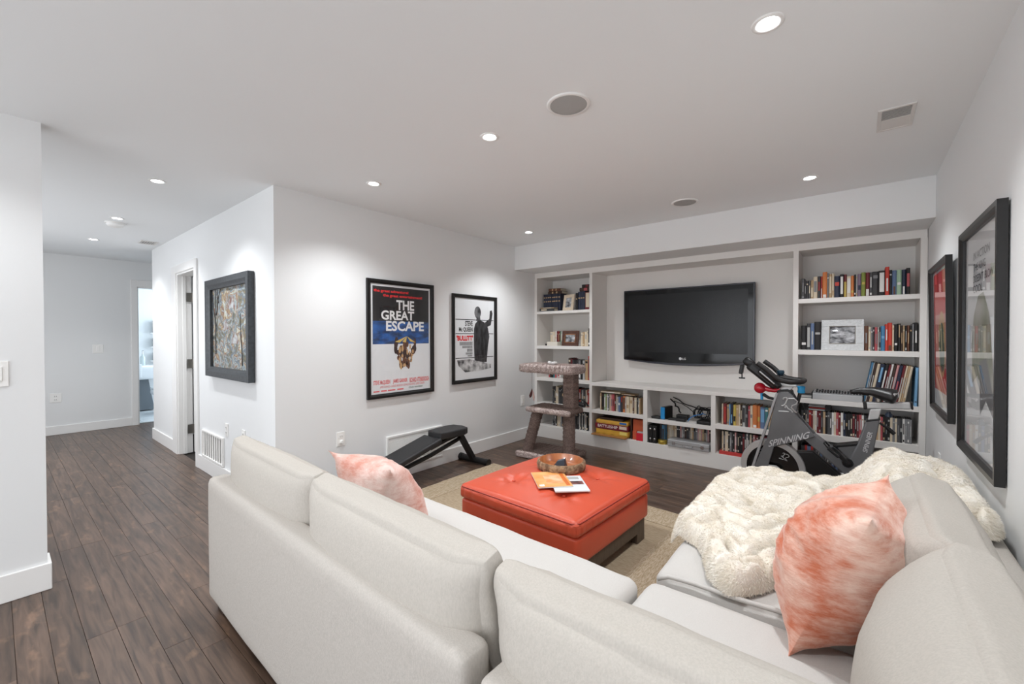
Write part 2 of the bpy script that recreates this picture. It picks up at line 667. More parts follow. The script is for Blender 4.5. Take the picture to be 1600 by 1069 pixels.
def pot_light(x, y, label, cone=128, watts=SPOT_W, lamp=True):
    t = thing('recessed_light', label, 'light', (x, y, H), 'recessed ceiling spotlights')
    MB().lathe([(0.030, 0.004), (0.033, -0.001), (0.040, -0.005), (0.050, -0.004), (0.052, 0.0), (0.052, 0.004)], (x, y, H), 28).build('trim_ring', TRIM, t, smooth=60)
    MB().lathe([(0.0001, -0.002), (0.031, -0.0015)], (x, y, H), 24).build('bulb', LAMPGLOW, t, smooth=180)
    d = bpy.data.lights.new('spot', 'SPOT')
    d.energy = watts
    d.spot_size = R(cone)
    d.spot_blend = 0.9
    d.shadow_soft_size = 0.04
    d.color = (0.955, 0.98, 1.0)
    o = bpy.data.objects.new('spot', d)
    COL.objects.link(o)
    o.parent = t
    o.location = (0, 0, -0.02)
    return t


pot_light(-0.253, 1.724, 'large bright recessed spotlight nearest the camera at the upper right')
pot_light(-1.576, 1.737, 'recessed spotlight in mid ceiling left of the round speaker above the ottoman')
pot_light(-2.699, 1.741, 'recessed spotlight in the ceiling close to the taller colour poster wall')
pot_light(-3.829, 0.747, 'recessed spotlight over the hall floor in front of the framed painting')
pot_light(-5.321, 0.743, 'recessed spotlight right beside the round smoke detector in the hall')
pot_light(-6.686, 0.733, 'farthest recessed spotlight at the end of the hall ceiling')
pot_light(-2.704, 3.592, 'recessed spotlight near the bulkhead corner above the left bookcase bay')
pot_light(-0.270, 3.592, 'recessed spotlight near the bulkhead above the exercise bike')

pot_light(-0.253, -0.11, 'added unseen spotlight behind the camera nearest the right wall', watts=38)  # three unseen spotlights added behind the camera to brighten the near side
pot_light(-1.576, -0.11, 'added unseen spotlight behind the camera in the middle of the ceiling', watts=38)
pot_light(-2.699, -0.11, 'added unseen spotlight behind the camera nearest the partition', watts=20)
pot_light(-5.0, 2.0, 'added unseen spotlight inside the room behind the hall door')  # unseen spotlight added to lighten the dark doorway

SPKG = mat('speaker_grille', (178, 177, 175), 0.8, bump=0.4, bump_scale=900)
for x, y, lb in ((-1.067, 1.73, 'larger round grey speaker grille in the middle of the ceiling'), (-1.109, 3.597, 'farther round grey ceiling speaker next to the bulkhead')):
    t = thing('ceiling_speaker', lb, 'speaker', (x, y, H), 'round ceiling speakers')
    MB().lathe([(0.086, -0.006), (0.098, -0.008), (0.102, -0.004), (0.102, 0.003)], (x, y, H), 40).build('rim', TRIM, t, smooth=60)
    MB().lathe([(0.0001, -0.007), (0.05, -0.0068), (0.087, -0.004)], (x, y, H), 40).build('grille', SPKG, t, smooth=180)

t = thing('smoke_detector', 'round white smoke detector on the hall ceiling', 'smoke detector', (-5.545, 0.76, H))
MB().lathe([(0.0001, -0.045), (0.04, -0.043), (0.058, -0.034), (0.066, -0.02), (0.068, 0.0)], (-5.545, 0.76, H), 32).build('body', TRIM, t, smooth=60)
MB().lathe([(0.068, -0.012), (0.075, -0.011), (0.076, 0.0)], (-5.545, 0.76, H), 32).build('base', TRIM, t, smooth=60)

VENTW = mat('vent_white', (222, 219, 216), 0.5)
VENTD = mat('vent_dark', (165, 163, 161), 0.7)


def ceiling_vent(x0, x1, y0, y1, ns, half, label):
    t = thing('ceiling_vent', label, 'vent', ((x0 + x1) / 2, (y0 + y1) / 2, H), 'ceiling air vents')
    b = 0.016
    mb = MB()
    mb.box(x0, x1, y0, y0 + b, H - 0.008, H).box(x0, x1, y1 - b, y1, H - 0.008, H).box(x0, x0 + b, y0 + b, y1 - b, H - 0.008, H).box(x1 - b, x1, y0 + b, y1 - b, H - 0.008, H)
    mb.build('frame', VENTW, t, bevel=0.003)
    MB().box(x0 + b, x1 - b, y0 + b, y1 - b, H - 0.002, H + 0.001).build('backing', VENTD, t)
    ya, yb = y0 + b, y0 + b + (y1 - y0 - 2 * b) * half
    mb = MB()
    for i in range(ns):
        yy = ya + (yb - ya) * (i + 0.5) / ns
        mb.obox(((x0 + x1) / 2, yy, H - 0.004), (x1 - x0 - 2 * b, (yb - ya) / ns * 0.62, 0.0015), (R(25), 0, 0))
    mb.build('louvre', VENTW, t)
    if half < 1:
        MB().box(x0 + b, x1 - b, yb, y1 - b, H - 0.006, H - 0.002).build('damper_plate', VENTW, t)


ceiling_vent(0.066, 0.206, 2.73, 3.01, 9, 0.5, 'white rectangular air vent in the ceiling by the right wall')
ceiling_vent(-6.53, -6.32, 1.08, 1.24, 6, 1.0, 'small white air vent in the ceiling at the far hall end')

# ------------------------------------------------------------------ switches, outlets, wall grilles
PLATE = mat('switch_plate', (244, 243, 240), 0.35)


def wall_plate(kind, label, c, facing, w_=0.07, h_=0.115, nub='rocker', cat='switch'):
    """facing: '+x','-x','-y'"""
    t = thing(kind, label, cat, c)
    x, y, z = c

    def bx(u0, u1, v0, v1, d0, d1):
        if facing == '+x':
            return (x + d0, x + d1, y + u0, y + u1, z + v0, z + v1)
        if facing == '-x':
            return (x - d1, x - d0, y + u0, y + u1, z + v0, z + v1)
        return (x + u0, x + u1, y - d1, y - d0, z + v0, z + v1)
    MB().box(*bx(-w_ / 2, w_ / 2, -h_ / 2, h_ / 2, 0, 0.006)).build('plate', PLATE, t, bevel=0.002)
    if nub == 'rocker':
        MB().box(*bx(-0.017, 0.017, -0.034, 0.034, 0.006, 0.011)).build('rocker', PLATE, t, bevel=0.0015)
    else:
        dk = mat('outlet_slot', (90, 88, 86), 0.6)
        for s in (-1, 1):
            MB().box(*bx(-0.017, 0.017, s * 0.022 - 0.014, s * 0.022 + 0.014, 0.006, 0.009)).build('socket', PLATE, t, bevel=0.0015)
            MB().box(*bx(-0.009, -0.006, s * 0.022 - 0.006, s * 0.022 + 0.007, 0.009, 0.0096)).box(*bx(0.006, 0.009, s * 0.022 - 0.006, s * 0.022 + 0.007, 0.009, 0.0096)).build('slot', dk, t)
    return t


wall_plate('light_switch', 'white light switch on the wall at the end of the hall', (XF, 0.933, 1.132), '+x', 0.11, 0.12)
wall_plate('wall_outlet', 'white outlet low on the wall at the end of the hall', (XF, 0.523, 0.489), '+x', 0.11, 0.12, 'o', 'outlet')
wall_plate('light_switch', 'white light switch at the left picture edge on the near partition', (XB, 0.012, 1.125), '+x', 0.075, 0.125)
wall_plate('wall_outlet', 'thin white plate on the hall wall just above the air grille', (-4.285, YH, 0.484), '-y', 0.07, 0.115, 'o', 'outlet')
wall_plate('wall_outlet', 'white outlet on the hall wall right of the air grille', (-3.893, YH, 0.482), '-y', 0.07, 0.115, 'o', 'outlet')
t = wall_plate('wall_outlet', 'white outlet with round plug below the taller poster', (XP, 1.795, 0.465), '+x', 0.07, 0.115, 'o', 'outlet')
MB().lathe([(0.0001, 0.024), (0.012, 0.024), (0.015, 0.018), (0.015, 0.009)], (XP, 1.80, 0.443), 16, axis='x').build('plug', PLATE, t, smooth=50)
wall_plate('wall_outlet', 'white wall plate beside the cat tree near the bookcase', (XP, 4.225, 0.49), '+x', 0.07, 0.13, 'rocker', 'outlet')
wall_plate('wall_outlet', 'white outlet on the right wall above the fur blanket', (XR, 3.78, 0.50), '-x', 0.075, 0.125, 'o', 'outlet')

t = thing('return_air_grille', 'wide white slatted air grille low on the wall behind the workout bench', 'vent', (XP, 2.555, 0.08))
y0, y1, z0, z1, b = 2.226, 2.883, 0.085, 0.40, 0.018
MB().box(XP, XP + 0.018, y0, y1, z0, z0 + b).box(XP, XP + 0.018, y0, y1, z1 - b, z1).box(XP, XP + 0.018, y0, y0 + b, z0 + b, z1 - b).box(XP, XP + 0.018, y1 - b, y1, z0 + b, z1 - b).build('frame', PLATE, t, bevel=0.002)
MB().box(XP, XP + 0.002, y0 + b, y1 - b, z0 + b, z1 - b).build('backing', mat('grille_back', (205, 204, 202), 0.7), t)
mb = MB()
for i in range(22):
    zz = z0 + b + (z1 - z0 - 2 * b) * (i + 0.5) / 22
    mb.obox((XP + 0.008, (y0 + y1) / 2, zz), (0.0025, y1 - y0 - 2 * b, 0.0115), (0, R(-35), 0))
mb.build('louvre', PLATE, t)
t = thing('hall_air_grille', 'white grille of upright slats low on the hall wall', 'vent', (-4.66, YH, 0.14))
x0, x1, z0, z1 = -4.955, -4.36, 0.142, 0.402
MB().box(x0, x1, YH - 0.016, YH, z0, z0 + b).box(x0, x1, YH - 0.016, YH, z1 - b, z1).box(x0, x0 + b, YH - 0.016, YH, z0 + b, z1 - b).box(x1 - b, x1, YH - 0.016, YH, z0 + b, z1 - b).build('frame', PLATE, t, bevel=0.002)
MB().box(x0 + b, x1 - b, YH - 0.002, YH, z0 + b, z1 - b).build('backing', PLATE, t)
for i in range(9):
    xx = x0 + b + (x1 - x0 - 2 * b) * (i + 0.5) / 9
    MB().obox((xx, YH - 0.007, (z0 + z1) / 2), (0.058, 0.003, z1 - z0 - 2 * b), (0, 0, R(-6))).build('slat', PLATE, t)

# ------------------------------------------------------------------ built-in bookcase
bc = thing('built_in_bookcase', 'wide white built-in bookcase with shelves around the television niche', 'bookcase', (-1.44, YC, 0))


def bcp(name, *boxes):
    mb = MB()
    for q in boxes:
        mb.box(*q)
    return mb.build(name, CAB, bc, bevel=0.0015)


YB = YN - 0.012
bcp('back_panel', (-3.26, 0.385, YB, YN, 0.0, 2.11))
bcp('base', (-3.275, 0.40, YC, YC + 0.02, 0.0, 0.150), (-3.275, 0.40, YC + 0.02, YB, 0.08, 0.150))
bcp('top_rail', (-3.275, 0.40, YC, YC + 0.022, 2.05, 2.112))
bcp('top_panel', (-3.24, 0.362, YC + 0.022, YB, 2.05, 2.075))
bcp('side_panel', (-3.278, -3.24, YC, YB, 0.15, 2.05))
bcp('side_panel', (0.362, 0.402, YC, YB, 0.15, 2.05))
DIV_A, DIV_B = (-2.474, -2.438), (-0.450, -0.411)
bcp('divider', (*DIV_A, YC, YB, 0.15, 2.05))
bcp('divider', (*DIV_B, YC, YB, 0.15, 2.05))
bcp('divider', (-1.814, -1.767, YC, YB, 0.15, 0.718))
bcp('divider', (-1.124, -1.082, YC, YB, 0.15, 0.718))
bcp('counter', (-2.438, -0.450, YC - 0.002, YB, 0.718, 0.756))
SH = {}
for nm, x0, x1, z0, z1 in [('L1', -3.24, -2.474, 1.586, 1.620), ('L2', -3.24, -2.474, 1.140, 1.180), ('L3', -3.24, -2.474, 0.728, 0.770), ('L4', -3.24, -2.474, 0.395, 0.440),
                           ('R1', -0.411, 0.362, 1.589, 1.627), ('R2', -0.411, 0.362, 1.140, 1.183), ('R3', -0.411, 0.362, 0.718, 0.758), ('R4', -0.411, 0.362, 0.405, 0.462),
                           ('M2', -2.438, -1.814, 0.396, 0.436), ('M3', -1.767, -1.124, 0.372, 0.411), ('M4', -1.082, -0.450, 0.394, 0.440)]:
    bcp('shelf', (x0, x1, YC + 0.001, YB, z0, z1))
    SH[nm] = z1
FL = 0.150

# ------------------------------------------------------------------ books
PAL = {'black': (28, 27, 28), 'charcoal': (58, 58, 60), 'dark grey': (82, 82, 84), 'grey': (128, 128, 130), 'light grey': (176, 176, 174), 'white': (226, 224, 220),
       'cream': (214, 200, 176), 'tan': (184, 156, 120), 'brown': (98, 62, 44), 'dark brown': (62, 44, 36), 'maroon': (110, 34, 40), 'red': (168, 50, 42),
       'bright red': (200, 66, 52), 'rose': (178, 82, 88), 'pink': (206, 150, 148), 'orange': (206, 122, 66), 'yellow': (196, 172, 84), 'olive': (128, 140, 60), 'mint': (160, 188, 160),
       'green': (52, 98, 70), 'teal': (60, 118, 124), 'blue': (70, 128, 168), 'slate blue': (96, 116, 150), 'navy': (36, 44, 66), 'sky blue': (120, 168, 206), 'lilac': (130, 110, 130)}
for k, v in PAL.items():
    mat('book_' + k, v, 0.55)
PAGES = mat('book_pages', (214, 204, 184), 0.9)
DVDB = mat('dvd_black', (24, 24, 26), 0.35)


def add_text_free_band(mb, t, yf, z0, z1, mi):
    mb.add([(0.0005, yf, z0), (t - 0.0005, yf, z0), (t - 0.0005, yf, z1), (0.0005, yf, z1)], [(0, 1, 2, 3)], mi)


def book_mesh(t, h, d, col, acc, bands, rounded=True):
    """spine towards -y at y=0, x 0..t, z 0..h; cover boards, recessed page block, raised spine labels"""
    mb = MB()
    c = min(0.003, t * 0.18)
    r = 0.006 if rounded else 0.0015
    # boards + spine (U-profile), pages inside
    prof = [(0, r), (t * 0.25, 0.0008), (t * 0.75, 0.0008), (t, r), (t, d), (t - c, d), (t - c, r + 0.004), (c, r + 0.004), (c, d), (0, d)]
    n = len(prof)
    vs = [(p[0], p[1], 0) for p in prof] + [(p[0], p[1], h) for p in prof]
    fs = [(i, (i + 1) % n, n + (i + 1) % n, n + i) for i in range(n)]
    cap = [(0, 1, 7), (1, 2, 6, 7), (2, 3, 6), (3, 4, 5, 6), (0, 7, 8, 9)]
    fs += [tuple(reversed(q)) for q in cap] + [tuple(i + n for i in q) for q in cap]
    mb.add(vs, fs, 0)
    ins = 0.004 if rounded else 0.001
    mb.box(c, t - c, r + 0.004, d - ins, ins, h - ins, 1)
    for (a, b) in bands:
        wd = 0.46 if (b - a > 0.3 and (b - a) < 0.5) else 0.74
        add_text_free_band(mb, t * wd, 0.0002, h * a, h * b, 2)
        for q in range(len(mb.v) - 4, len(mb.v)):
            mb.v[q].x += t * (1 - wd) / 2
    return mb


BOOKS = []
row_rng = random.Random(11)


def put_book(t, h, d, col, acc, bands, loc, rot, name, label, cat, group=None, dvd=False):
    mb = book_mesh(t, h, d, col, acc, bands, rounded=not dvd)
    mats = [MATS['book_' + col] if not dvd else MATS['book_' + col], PAGES if not dvd else DVDB, MATS['book_' + acc]]
    o = mb.build(name, mats)
    o.location = loc
    o.rotation_euler = rot
    tag(o, label, cat, group)
    BOOKS.append(o)
    return o


def bands_for(rng):
    q = rng.random()
    if q < 0.25:
        return [(0.78, 0.84)]
    if q < 0.5:
        return [(0.30, 0.72)]
    if q < 0.65:
        return [(0.06, 0.16), (0.82, 0.9)]
    if q < 0.85:
        return [(0.05, 0.14), (0.36, 0.80)]
    return [(0.45, 0.6)]


def shelf_row(specs, x0, z, where, group, y=None, d=0.15, kind='book', gap=0.0006, back=0.02, dvd=False, start=1, yj=0.012):
    x = x0
    rr = random.Random(hash_str(where))
    yy = YC + 0.03 if y is None else y
    for i, sp in enumerate(specs):
        t, h, col = sp[:3]
        acc = sp[3] if len(sp) > 3 else rr.choice(['white', 'cream', 'light grey', 'light grey', 'grey', 'tan'])
        bands = sp[4] if len(sp) > 4 else bands_for(rr)
        if acc == col:
            acc = 'white' if col != 'white' else 'black'
        word = kind
        lb = '%s %s, %s from the left %s' % (col, word, ordinal(i + start), where)
        put_book(t - gap, h, d, col, acc, bands, (x, yy + rr.random() * yj, z + 0.0003), (0, 0, 0), 'dvd_case' if dvd else 'book', lb, 'dvd' if dvd else 'book', group, dvd)
        x += t
    return x


def hash_str(s):
    h = 7
    for ch in s:
        h = (h * 131 + ord(ch)) % 1000003
    return h


def rand_specs(seed, width, tr, hr, pal, wts=None):
    rr = random.Random(seed)
    out = []
    x = 0
    while True:
        t = rr.uniform(*tr)
        if x + t > width:
            break
        out.append((t, rr.uniform(*hr), rr.choices(pal, wts)[0]))
        x += t
    return out


# right bay, top shelf (measured spines: width, height, colour, accent, bands)
k1, k2 = 0.00061 * 0.985, 0.00090
r1 = [(38, 200, 'dark grey'), (18, 175, 'charcoal'), (28, 175, 'charcoal'), (27, 178, 'dark grey'), (30, 180, 'tan', 'cream', [(0.1, 0.6)]), (50, 210, 'cream', 'grey', [(0.3, 0.8)]),
      (36, 212, 'charcoal', 'red', [(0.35, 0.75)]), (22, 210, 'red', 'white', [(0.02, 0.45)]), (52, 248, 'orange', 'white', [(0.02, 0.14)]), (22, 235, 'grey'), (33, 225, 'tan', 'cream', [(0.2, 0.9)]),
      (27, 228, 'cream', 'tan', [(0.1, 0.3)]), (64, 202, 'navy', 'bright red', [(0.55, 0.72)]), (40, 215, 'black', 'white', [(0.15, 0.9)]), (35, 212, 'maroon', 'yellow', [(0.02, 0.68)]),
      (46, 192, 'cream', 'white', [(0.2, 0.9)]), (32, 195, 'orange', 'yellow', [(0.2, 0.3)]), (20, 205, 'black', 'white', [(0.1, 0.18)]), (18, 205, 'light grey'), (40, 208, 'lilac', 'navy', [(0.3, 0.5)]),
      (44, 218, 'olive', 'yellow', [(0.5, 0.6)]), (42, 215, 'maroon', 'white', [(0.02, 0.3)]), (28, 215, 'dark grey'), (64, 218, 'charcoal', 'grey', [(0.72, 0.85)]), (66, 222, 'black', 'white', [(0.15, 0.92)]),
      (42, 252, 'bright red', 'white', [(0.15, 0.6)]), (28, 222, 'black'), (44, 216, 'slate blue', 'brown', [(0.02, 0.35)]), (48, 218, 'mint', 'white', [(0.4, 0.5)]), (44, 218, 'navy', 'white', [(0.02, 0.33)]), (38, 228, 'black', 'rose', [(0.3, 0.8)])]
shelf_row([(a * k1, b * k2, *c) for a, b, *c in r1], -0.392, SH['R1'], 'on the top right bookcase shelf', 'books on the top right shelf')

# right bay, second shelf: four hardcovers, silver photo frame, more books
r2 = [(68, 235, 'black', 'white', [(0.2, 0.3)]), (46, 255, 'charcoal', 'light grey', [(0.1, 0.85)]), (44, 256, 'slate blue', 'light grey', [(0.2, 0.7)]), (80, 270, 'black', 'light grey', [(0.55, 0.62)])]
shelf_row([(a * k1, b * k2, *c) for a, b, *c in r2], -0.392, SH['R2'], 'left of the silver photo frame', 'books on the second right shelf', d=0.17)
r2 = [(42, 225, 'brown'), (26, 215, 'cream'), (18, 210, 'grey'), (20, 212, 'charcoal'), (28, 212, 'rose'), (16, 210, 'light grey'), (18, 212, 'charcoal'), (42, 222, 'blue', 'sky blue', [(0.5, 0.6)]), (28, 238, 'bright red', 'white', [(0.4, 0.8)]),
      (40, 250, 'bright red', 'brown', [(0.02, 0.2)]), (20, 228, 'cream'), (34, 236, 'black', 'white', [(0.22, 0.3)]), (28, 242, 'black', 'tan', [(0.5, 0.95)]), (20, 225, 'dark brown'), (20, 225, 'tan'), (20, 222, 'black'), (24, 226, 'brown'),
      (22, 222, 'black'), (20, 236, 'grey'), (34, 248, 'black')]
shelf_row([(a * k1 * 1.02, b * k2, *c) for a, b, *c in r2], 0.037, SH['R2'], 'right of the silver photo frame', 'books on the second right shelf')

# right bay, counter shelf: tall thin volumes leaning left
tall = [(0.012, 0.335, 'blue'), (0.008, 0.335, 'light grey'), (0.017, 0.33, 'dark brown'), (0.018, 0.325, 'cream', 'tan', [(0.05, 0.15)]), (0.030, 0.325, 'navy', 'sky blue', [(0.55, 0.92)]), (0.022, 0.322, 'black', 'white', [(0.4, 0.85)]), (0.015, 0.32, 'maroon'),
        (0.013, 0.325, 'white'), (0.018, 0.32, 'dark brown'), (0.016, 0.32, 'pink'), (0.022, 0.318, 'navy', 'rose', [(0.2, 0.6)]), (0.016, 0.318, 'maroon'), (0.012, 0.316, 'cream'), (0.012, 0.316, 'tan'), (0.017, 0.312, 'cream', 'tan', [(0.1, 0.2)])]
x = 0.031
for i, sp in enumerate(tall):
    put_book(sp[0] - 0.0004, sp[1], 0.26, sp[2], sp[3] if len(sp) > 3 else 'light grey', sp[4] if len(sp) > 4 else [(0.3, 0.7)], (x, YC + 0.03, SH['R3'] + 0.0005), (0, R(9.5), 0), 'book',
             'tall thin %s volume leaning behind the bike saddle, %s from the left' % (sp[2], ordinal(i + 1)), 'book', 'tall volumes behind the bike saddle')
    x += sp[0] / math.cos(R(9.5))
put_book(0.016, 0.30, 0.26, 'sky blue', 'navy', [(0.1, 0.13)], (0.338, YC + 0.03, SH['R3'] + 0.0005), (0, R(1.5), 0), 'book', 'upright pale blue folder at the right end of the leaning volumes', 'book', 'tall volumes behind the bike saddle')

# right bay, lower rows
PDVD = ['black', 'charcoal', 'dark grey', 'white', 'red', 'cream', 'grey', 'navy', 'maroon', 'yellow', 'tan', 'slate blue', 'rose']
WDVD = [11, 7, 5, 4, 1.4, 3, 4, 1, 2, 0.5, 2, 1, 1]
shelf_row(rand_specs(3, 0.715, (0.0125, 0.0165), (0.188, 0.194), PDVD, WDVD), -0.385, SH['R4'], 'in the row below right counter', 'film cases below the right counter', d=0.135, kind='film case', dvd=True, yj=0.004)
shelf_row(rand_specs(4, 0.70, (0.0125, 0.017), (0.188, 0.194), ['navy', 'slate blue', 'charcoal', 'black', 'red', 'dark grey', 'maroon'], [3, 3, 3, 6, 2, 2, 1]), -0.385, FL, 'on the lowest right shelf', 'film cases on the lowest right shelf', d=0.135, kind='film case', dvd=True, yj=0.004)
for i in range(6):
    put_book(0.014, 0.19, 0.135, 'black', 'red' if i % 3 == 1 else 'light grey', [(0.2, 0.8)], (-0.372 + 0.004 * (i % 2), YC + 0.028, SH['R4'] + 0.1955 + 0.0145 * (i + 1)), (0, R(90), 0), 'dvd_case',
             'black film case lying flat, %s from the bottom of the pile behind the bike' % ordinal(i + 1), 'dvd', 'film cases lying flat on the row', True)

# bay four (left of the bike)
r4 = [(0.016, 0.20, 'cream'), (0.030, 0.205, 'maroon', 'red', [(0.1, 0.85)]), (0.022, 0.195, 'tan'), (0.012, 0.20, 'sky blue'), (0.022, 0.21, 'navy', 'sky blue', [(0.1, 0.5)]), (0.026, 0.20, 'yellow', 'black', [(0.2, 0.45)]), (0.022, 0.20, 'tan'),
      (0.016, 0.205, 'cream'), (0.016, 0.19, 'dark brown'), (0.026, 0.20, 'light grey', 'charcoal', [(0.2, 0.9)]), (0.022, 0.20, 'charcoal'), (0.018, 0.20, 'rose'), (0.022, 0.205, 'cream'), (0.036, 0.215, 'orange', 'white', [(0.02, 0.14)]), (0.024, 0.212, 'orange', 'yellow', [(0.3, 0.5)]),
      (0.038, 0.20, 'slate blue', 'sky blue', [(0.3, 0.9)]), (0.028, 0.20, 'teal'), (0.022, 0.20, 'tan')] + rand_specs(9, 0.17, (0.014, 0.026), (0.185, 0.215), ['tan', 'charcoal', 'cream', 'navy', 'brown', 'light grey'])
shelf_row(r4, -1.035, SH['M4'], 'in upper row beside bike handlebar', 'books in the bay beside the bike')
shelf_row(rand_specs(12, 0.55, (0.0125, 0.017), (0.187, 0.193), ['black', 'charcoal', 'maroon', 'pink', 'cream', 'grey', 'dark brown', 'white'], [6, 4, 2, 3, 2, 3, 3, 1]), -1.03, FL + 0.032, 'in the film row behind the flywheel', 'film cases behind the flywheel', d=0.135, kind='film case', dvd=True, yj=0.004)
tag(MB().box(-1.05, -0.48, YC + 0.012, YC + 0.20, FL + 0.0005, FL + 0.031).build('game_box', mat('red_box', (196, 62, 58), 0.5), origin=(-0.76, YC + 0.1, FL), bevel=0.002), 'flat red box lying under the films behind the flywheel', 'box')

# bay two (under the television, left): novels above, games below
r5 = [(0.018, 0.20, 'tan', 'cream', [(0.1, 0.8)]), (0.034, 0.20, 'dark brown', 'black', [(0.2, 0.8)]), (0.022, 0.19, 'mint', 'white', [(0.2, 0.8)]), (0.014, 0.19, 'olive'), (0.014, 0.19, 'white'), (0.018, 0.19, 'grey'), (0.014, 0.192, 'cream'), (0.022, 0.19, 'pink'), (0.026, 0.195, 'rose', 'dark brown', [(0.3, 0.7)]),
      (0.018, 0.195, 'brown'), (0.012, 0.19, 'cream'), (0.022, 0.17, 'light grey'), (0.024, 0.175, 'slate blue'), (0.028, 0.19, 'charcoal', 'red', [(0.6, 0.9)]), (0.030, 0.185, 'orange', 'brown', [(0.2, 0.9)]), (0.014, 0.18, 'light grey'), (0.036, 0.185, 'cream', 'tan', [(0.3, 0.5)]), (0.036, 0.182, 'cream', 'tan', [(0.6, 0.8)]), (0.016, 0.18, 'brown'),
      (0.028, 0.178, 'cream'), (0.022, 0.18, 'charcoal'), (0.012, 0.178, 'light grey'), (0.016, 0.175, 'tan')]
shelf_row(r5, -2.355, SH['M2'], 'in the novels row under the television', 'novels under the television', d=0.13, yj=0.02)
put_book(0.018, 0.245, 0.16, 'cream', 'white', [(0.2, 0.7)], (-2.34, YC + 0.03, SH['M2'] + 0.2235), (0, R(90), 0), 'book', 'cream book lying flat on top of the novels under the television', 'book', 'novels under the television')
put_book(0.012, 0.16, 0.12, 'tan', 'white', [(0.2, 0.7)], (-2.085, YC + 0.04, SH['M2'] + 0.2105), (0, R(90), 0), 'book', 'thin tan book lying flat beside the cream one on the novels', 'book', 'novels under the television')


def game_box(x0, x1, y0, z, h, d, side, label, text=None, tcol=(240, 235, 225), end=None):
    t = thing('board_game', label, 'board game', ((x0 + x1) / 2, y0 + d / 2, z), 'board games under the television')
    MB().box(x0, x1, y0, y0 + d, z + 0.0005, z + h - 0.001).build('box', mat('game_%02x%02x%02x' % side, side, 0.5, noise_scale=14, noise_amt=0.35), t, bevel=0.0015)
    MB().box(x0 - 0.0012, x1 + 0.0012, y0 - 0.0012, y0 + d + 0.001, z + h * 0.30, z + h - 0.0005).build('lid', mat('gamelid_%02x%02x%02x' % side, tuple(min(255, int(c * 1.1)) for c in side), 0.45, noise_scale=10, noise_amt=0.15), t, bevel=0.0015)
    if text:
        mb = MB()
        put_text(mb, text, (x0 + (x1 - x0) * 0.08, y0 - 0.0018, z + h * 0.32), ((x1 - x0) * 0.62, 0, 0), (0, 0, h * 0.52), bold=0.02)
        mb.build('lettering', mat('print_%02x%02x%02x' % tcol, tcol, 0.6), t)
    if end:
        MB().box(x0 + (x1 - x0) * 0.75, x0 + (x1 - x0) * 0.97, y0 - 0.0022, y0 - 0.001, z + h * 0.36, z + h * 0.92).build('end_label', mat('gend_%02x%02x%02x' % end, end, 0.5), t)
    return t


zb = FL
gx = -2.385
tag(MB().box(-2.42, -1.995, YC - 0.055, YC + 0.28, FL + 0.0005, FL + 0.014).build('wooden_tray', mat('tray_wood', (176, 124, 70), 0.5, noise_scale=10, noise_amt=0.3, stretch=(1, 6, 6)), origin=(-2.2, YC + 0.1, FL), bevel=0.003), 'thin wooden board sticking out below the stacked board games', 'board')
game_box(-2.375, -1.985, YC - 0.01, FL + 0.0145, 0.062, 0.25, (206, 160, 62), 'yellow and orange board game box at the bottom of the stack', None, end=(232, 214, 120))
game_box(-2.385, -1.985, YC - 0.012, FL + 0.0770, 0.062, 0.25, (120, 34, 44), 'dark red naval board game box with white title in the stack', 'BATTLESHIP', (236, 226, 222), end=(226, 206, 190))
game_box(-2.375, -1.99, YC - 0.005, FL + 0.1395, 0.040, 0.25, (214, 166, 70), 'amber board game box with a blue end in the stack', None, end=(52, 110, 178))
game_box(-2.345, -2.06, YC + 0.02, FL + 0.180, 0.026, 0.22, (52, 38, 34), 'dark flat game box on top of the board game stack')
tag(MB().box(-2.30, -1.99, YC + 0.235, YC + 0.26, FL + 0.18, FL + 0.24).build('folded_board', mat('fold_board', (186, 120, 74), 0.6), origin=(-2.15, YC + 0.25, FL), bevel=0.002), 'orange brown folded board standing behind the game stack', 'board')
tag(MB().box(-1.972, -1.955, YC + 0.03, YC + 0.30, FL + 0.0005, FL + 0.232).build('game_box', MATS['book_dark brown'], origin=(-1.963, YC + 0.1, FL), bevel=0.002), 'narrow dark box standing right of the board game stack', 'box')
t = thing('storage_box', 'rust orange carton at the right end of the games bay', 'box', (-1.89, YC + 0.1, FL))
MB().box(-1.945, -1.83, YC + 0.04, YC + 0.26, FL + 0.10, FL + 0.222).build('carton', mat('rust_box', (190, 88, 52), 0.55), t, bevel=0.002)
MB().box(-1.945, -1.90, YC + 0.03, YC + 0.26, FL + 0.0005, FL + 0.0995).build('lower_carton', mat('rust_box2', (206, 92, 60), 0.55), t, bevel=0.002)
tag(MB().box(-1.893, -1.818, YC + 0.005, YC + 0.12, FL + 0.0005, FL + 0.082).build('small_red_box', mat('bright_red_box', (206, 34, 52), 0.45), origin=(-1.855, YC + 0.05, FL), bevel=0.002), 'small bright red box in front of the rust orange carton', 'box')
tag(MB().box(-1.89, -1.822, YC + 0.02, YC + 0.13, FL + 0.0825, FL + 0.098).build('small_tin', MATS['book_light grey'], origin=(-1.855, YC + 0.05, FL + 0.08), bevel=0.002), 'thin grey tin lying on the small red box', 'tin')

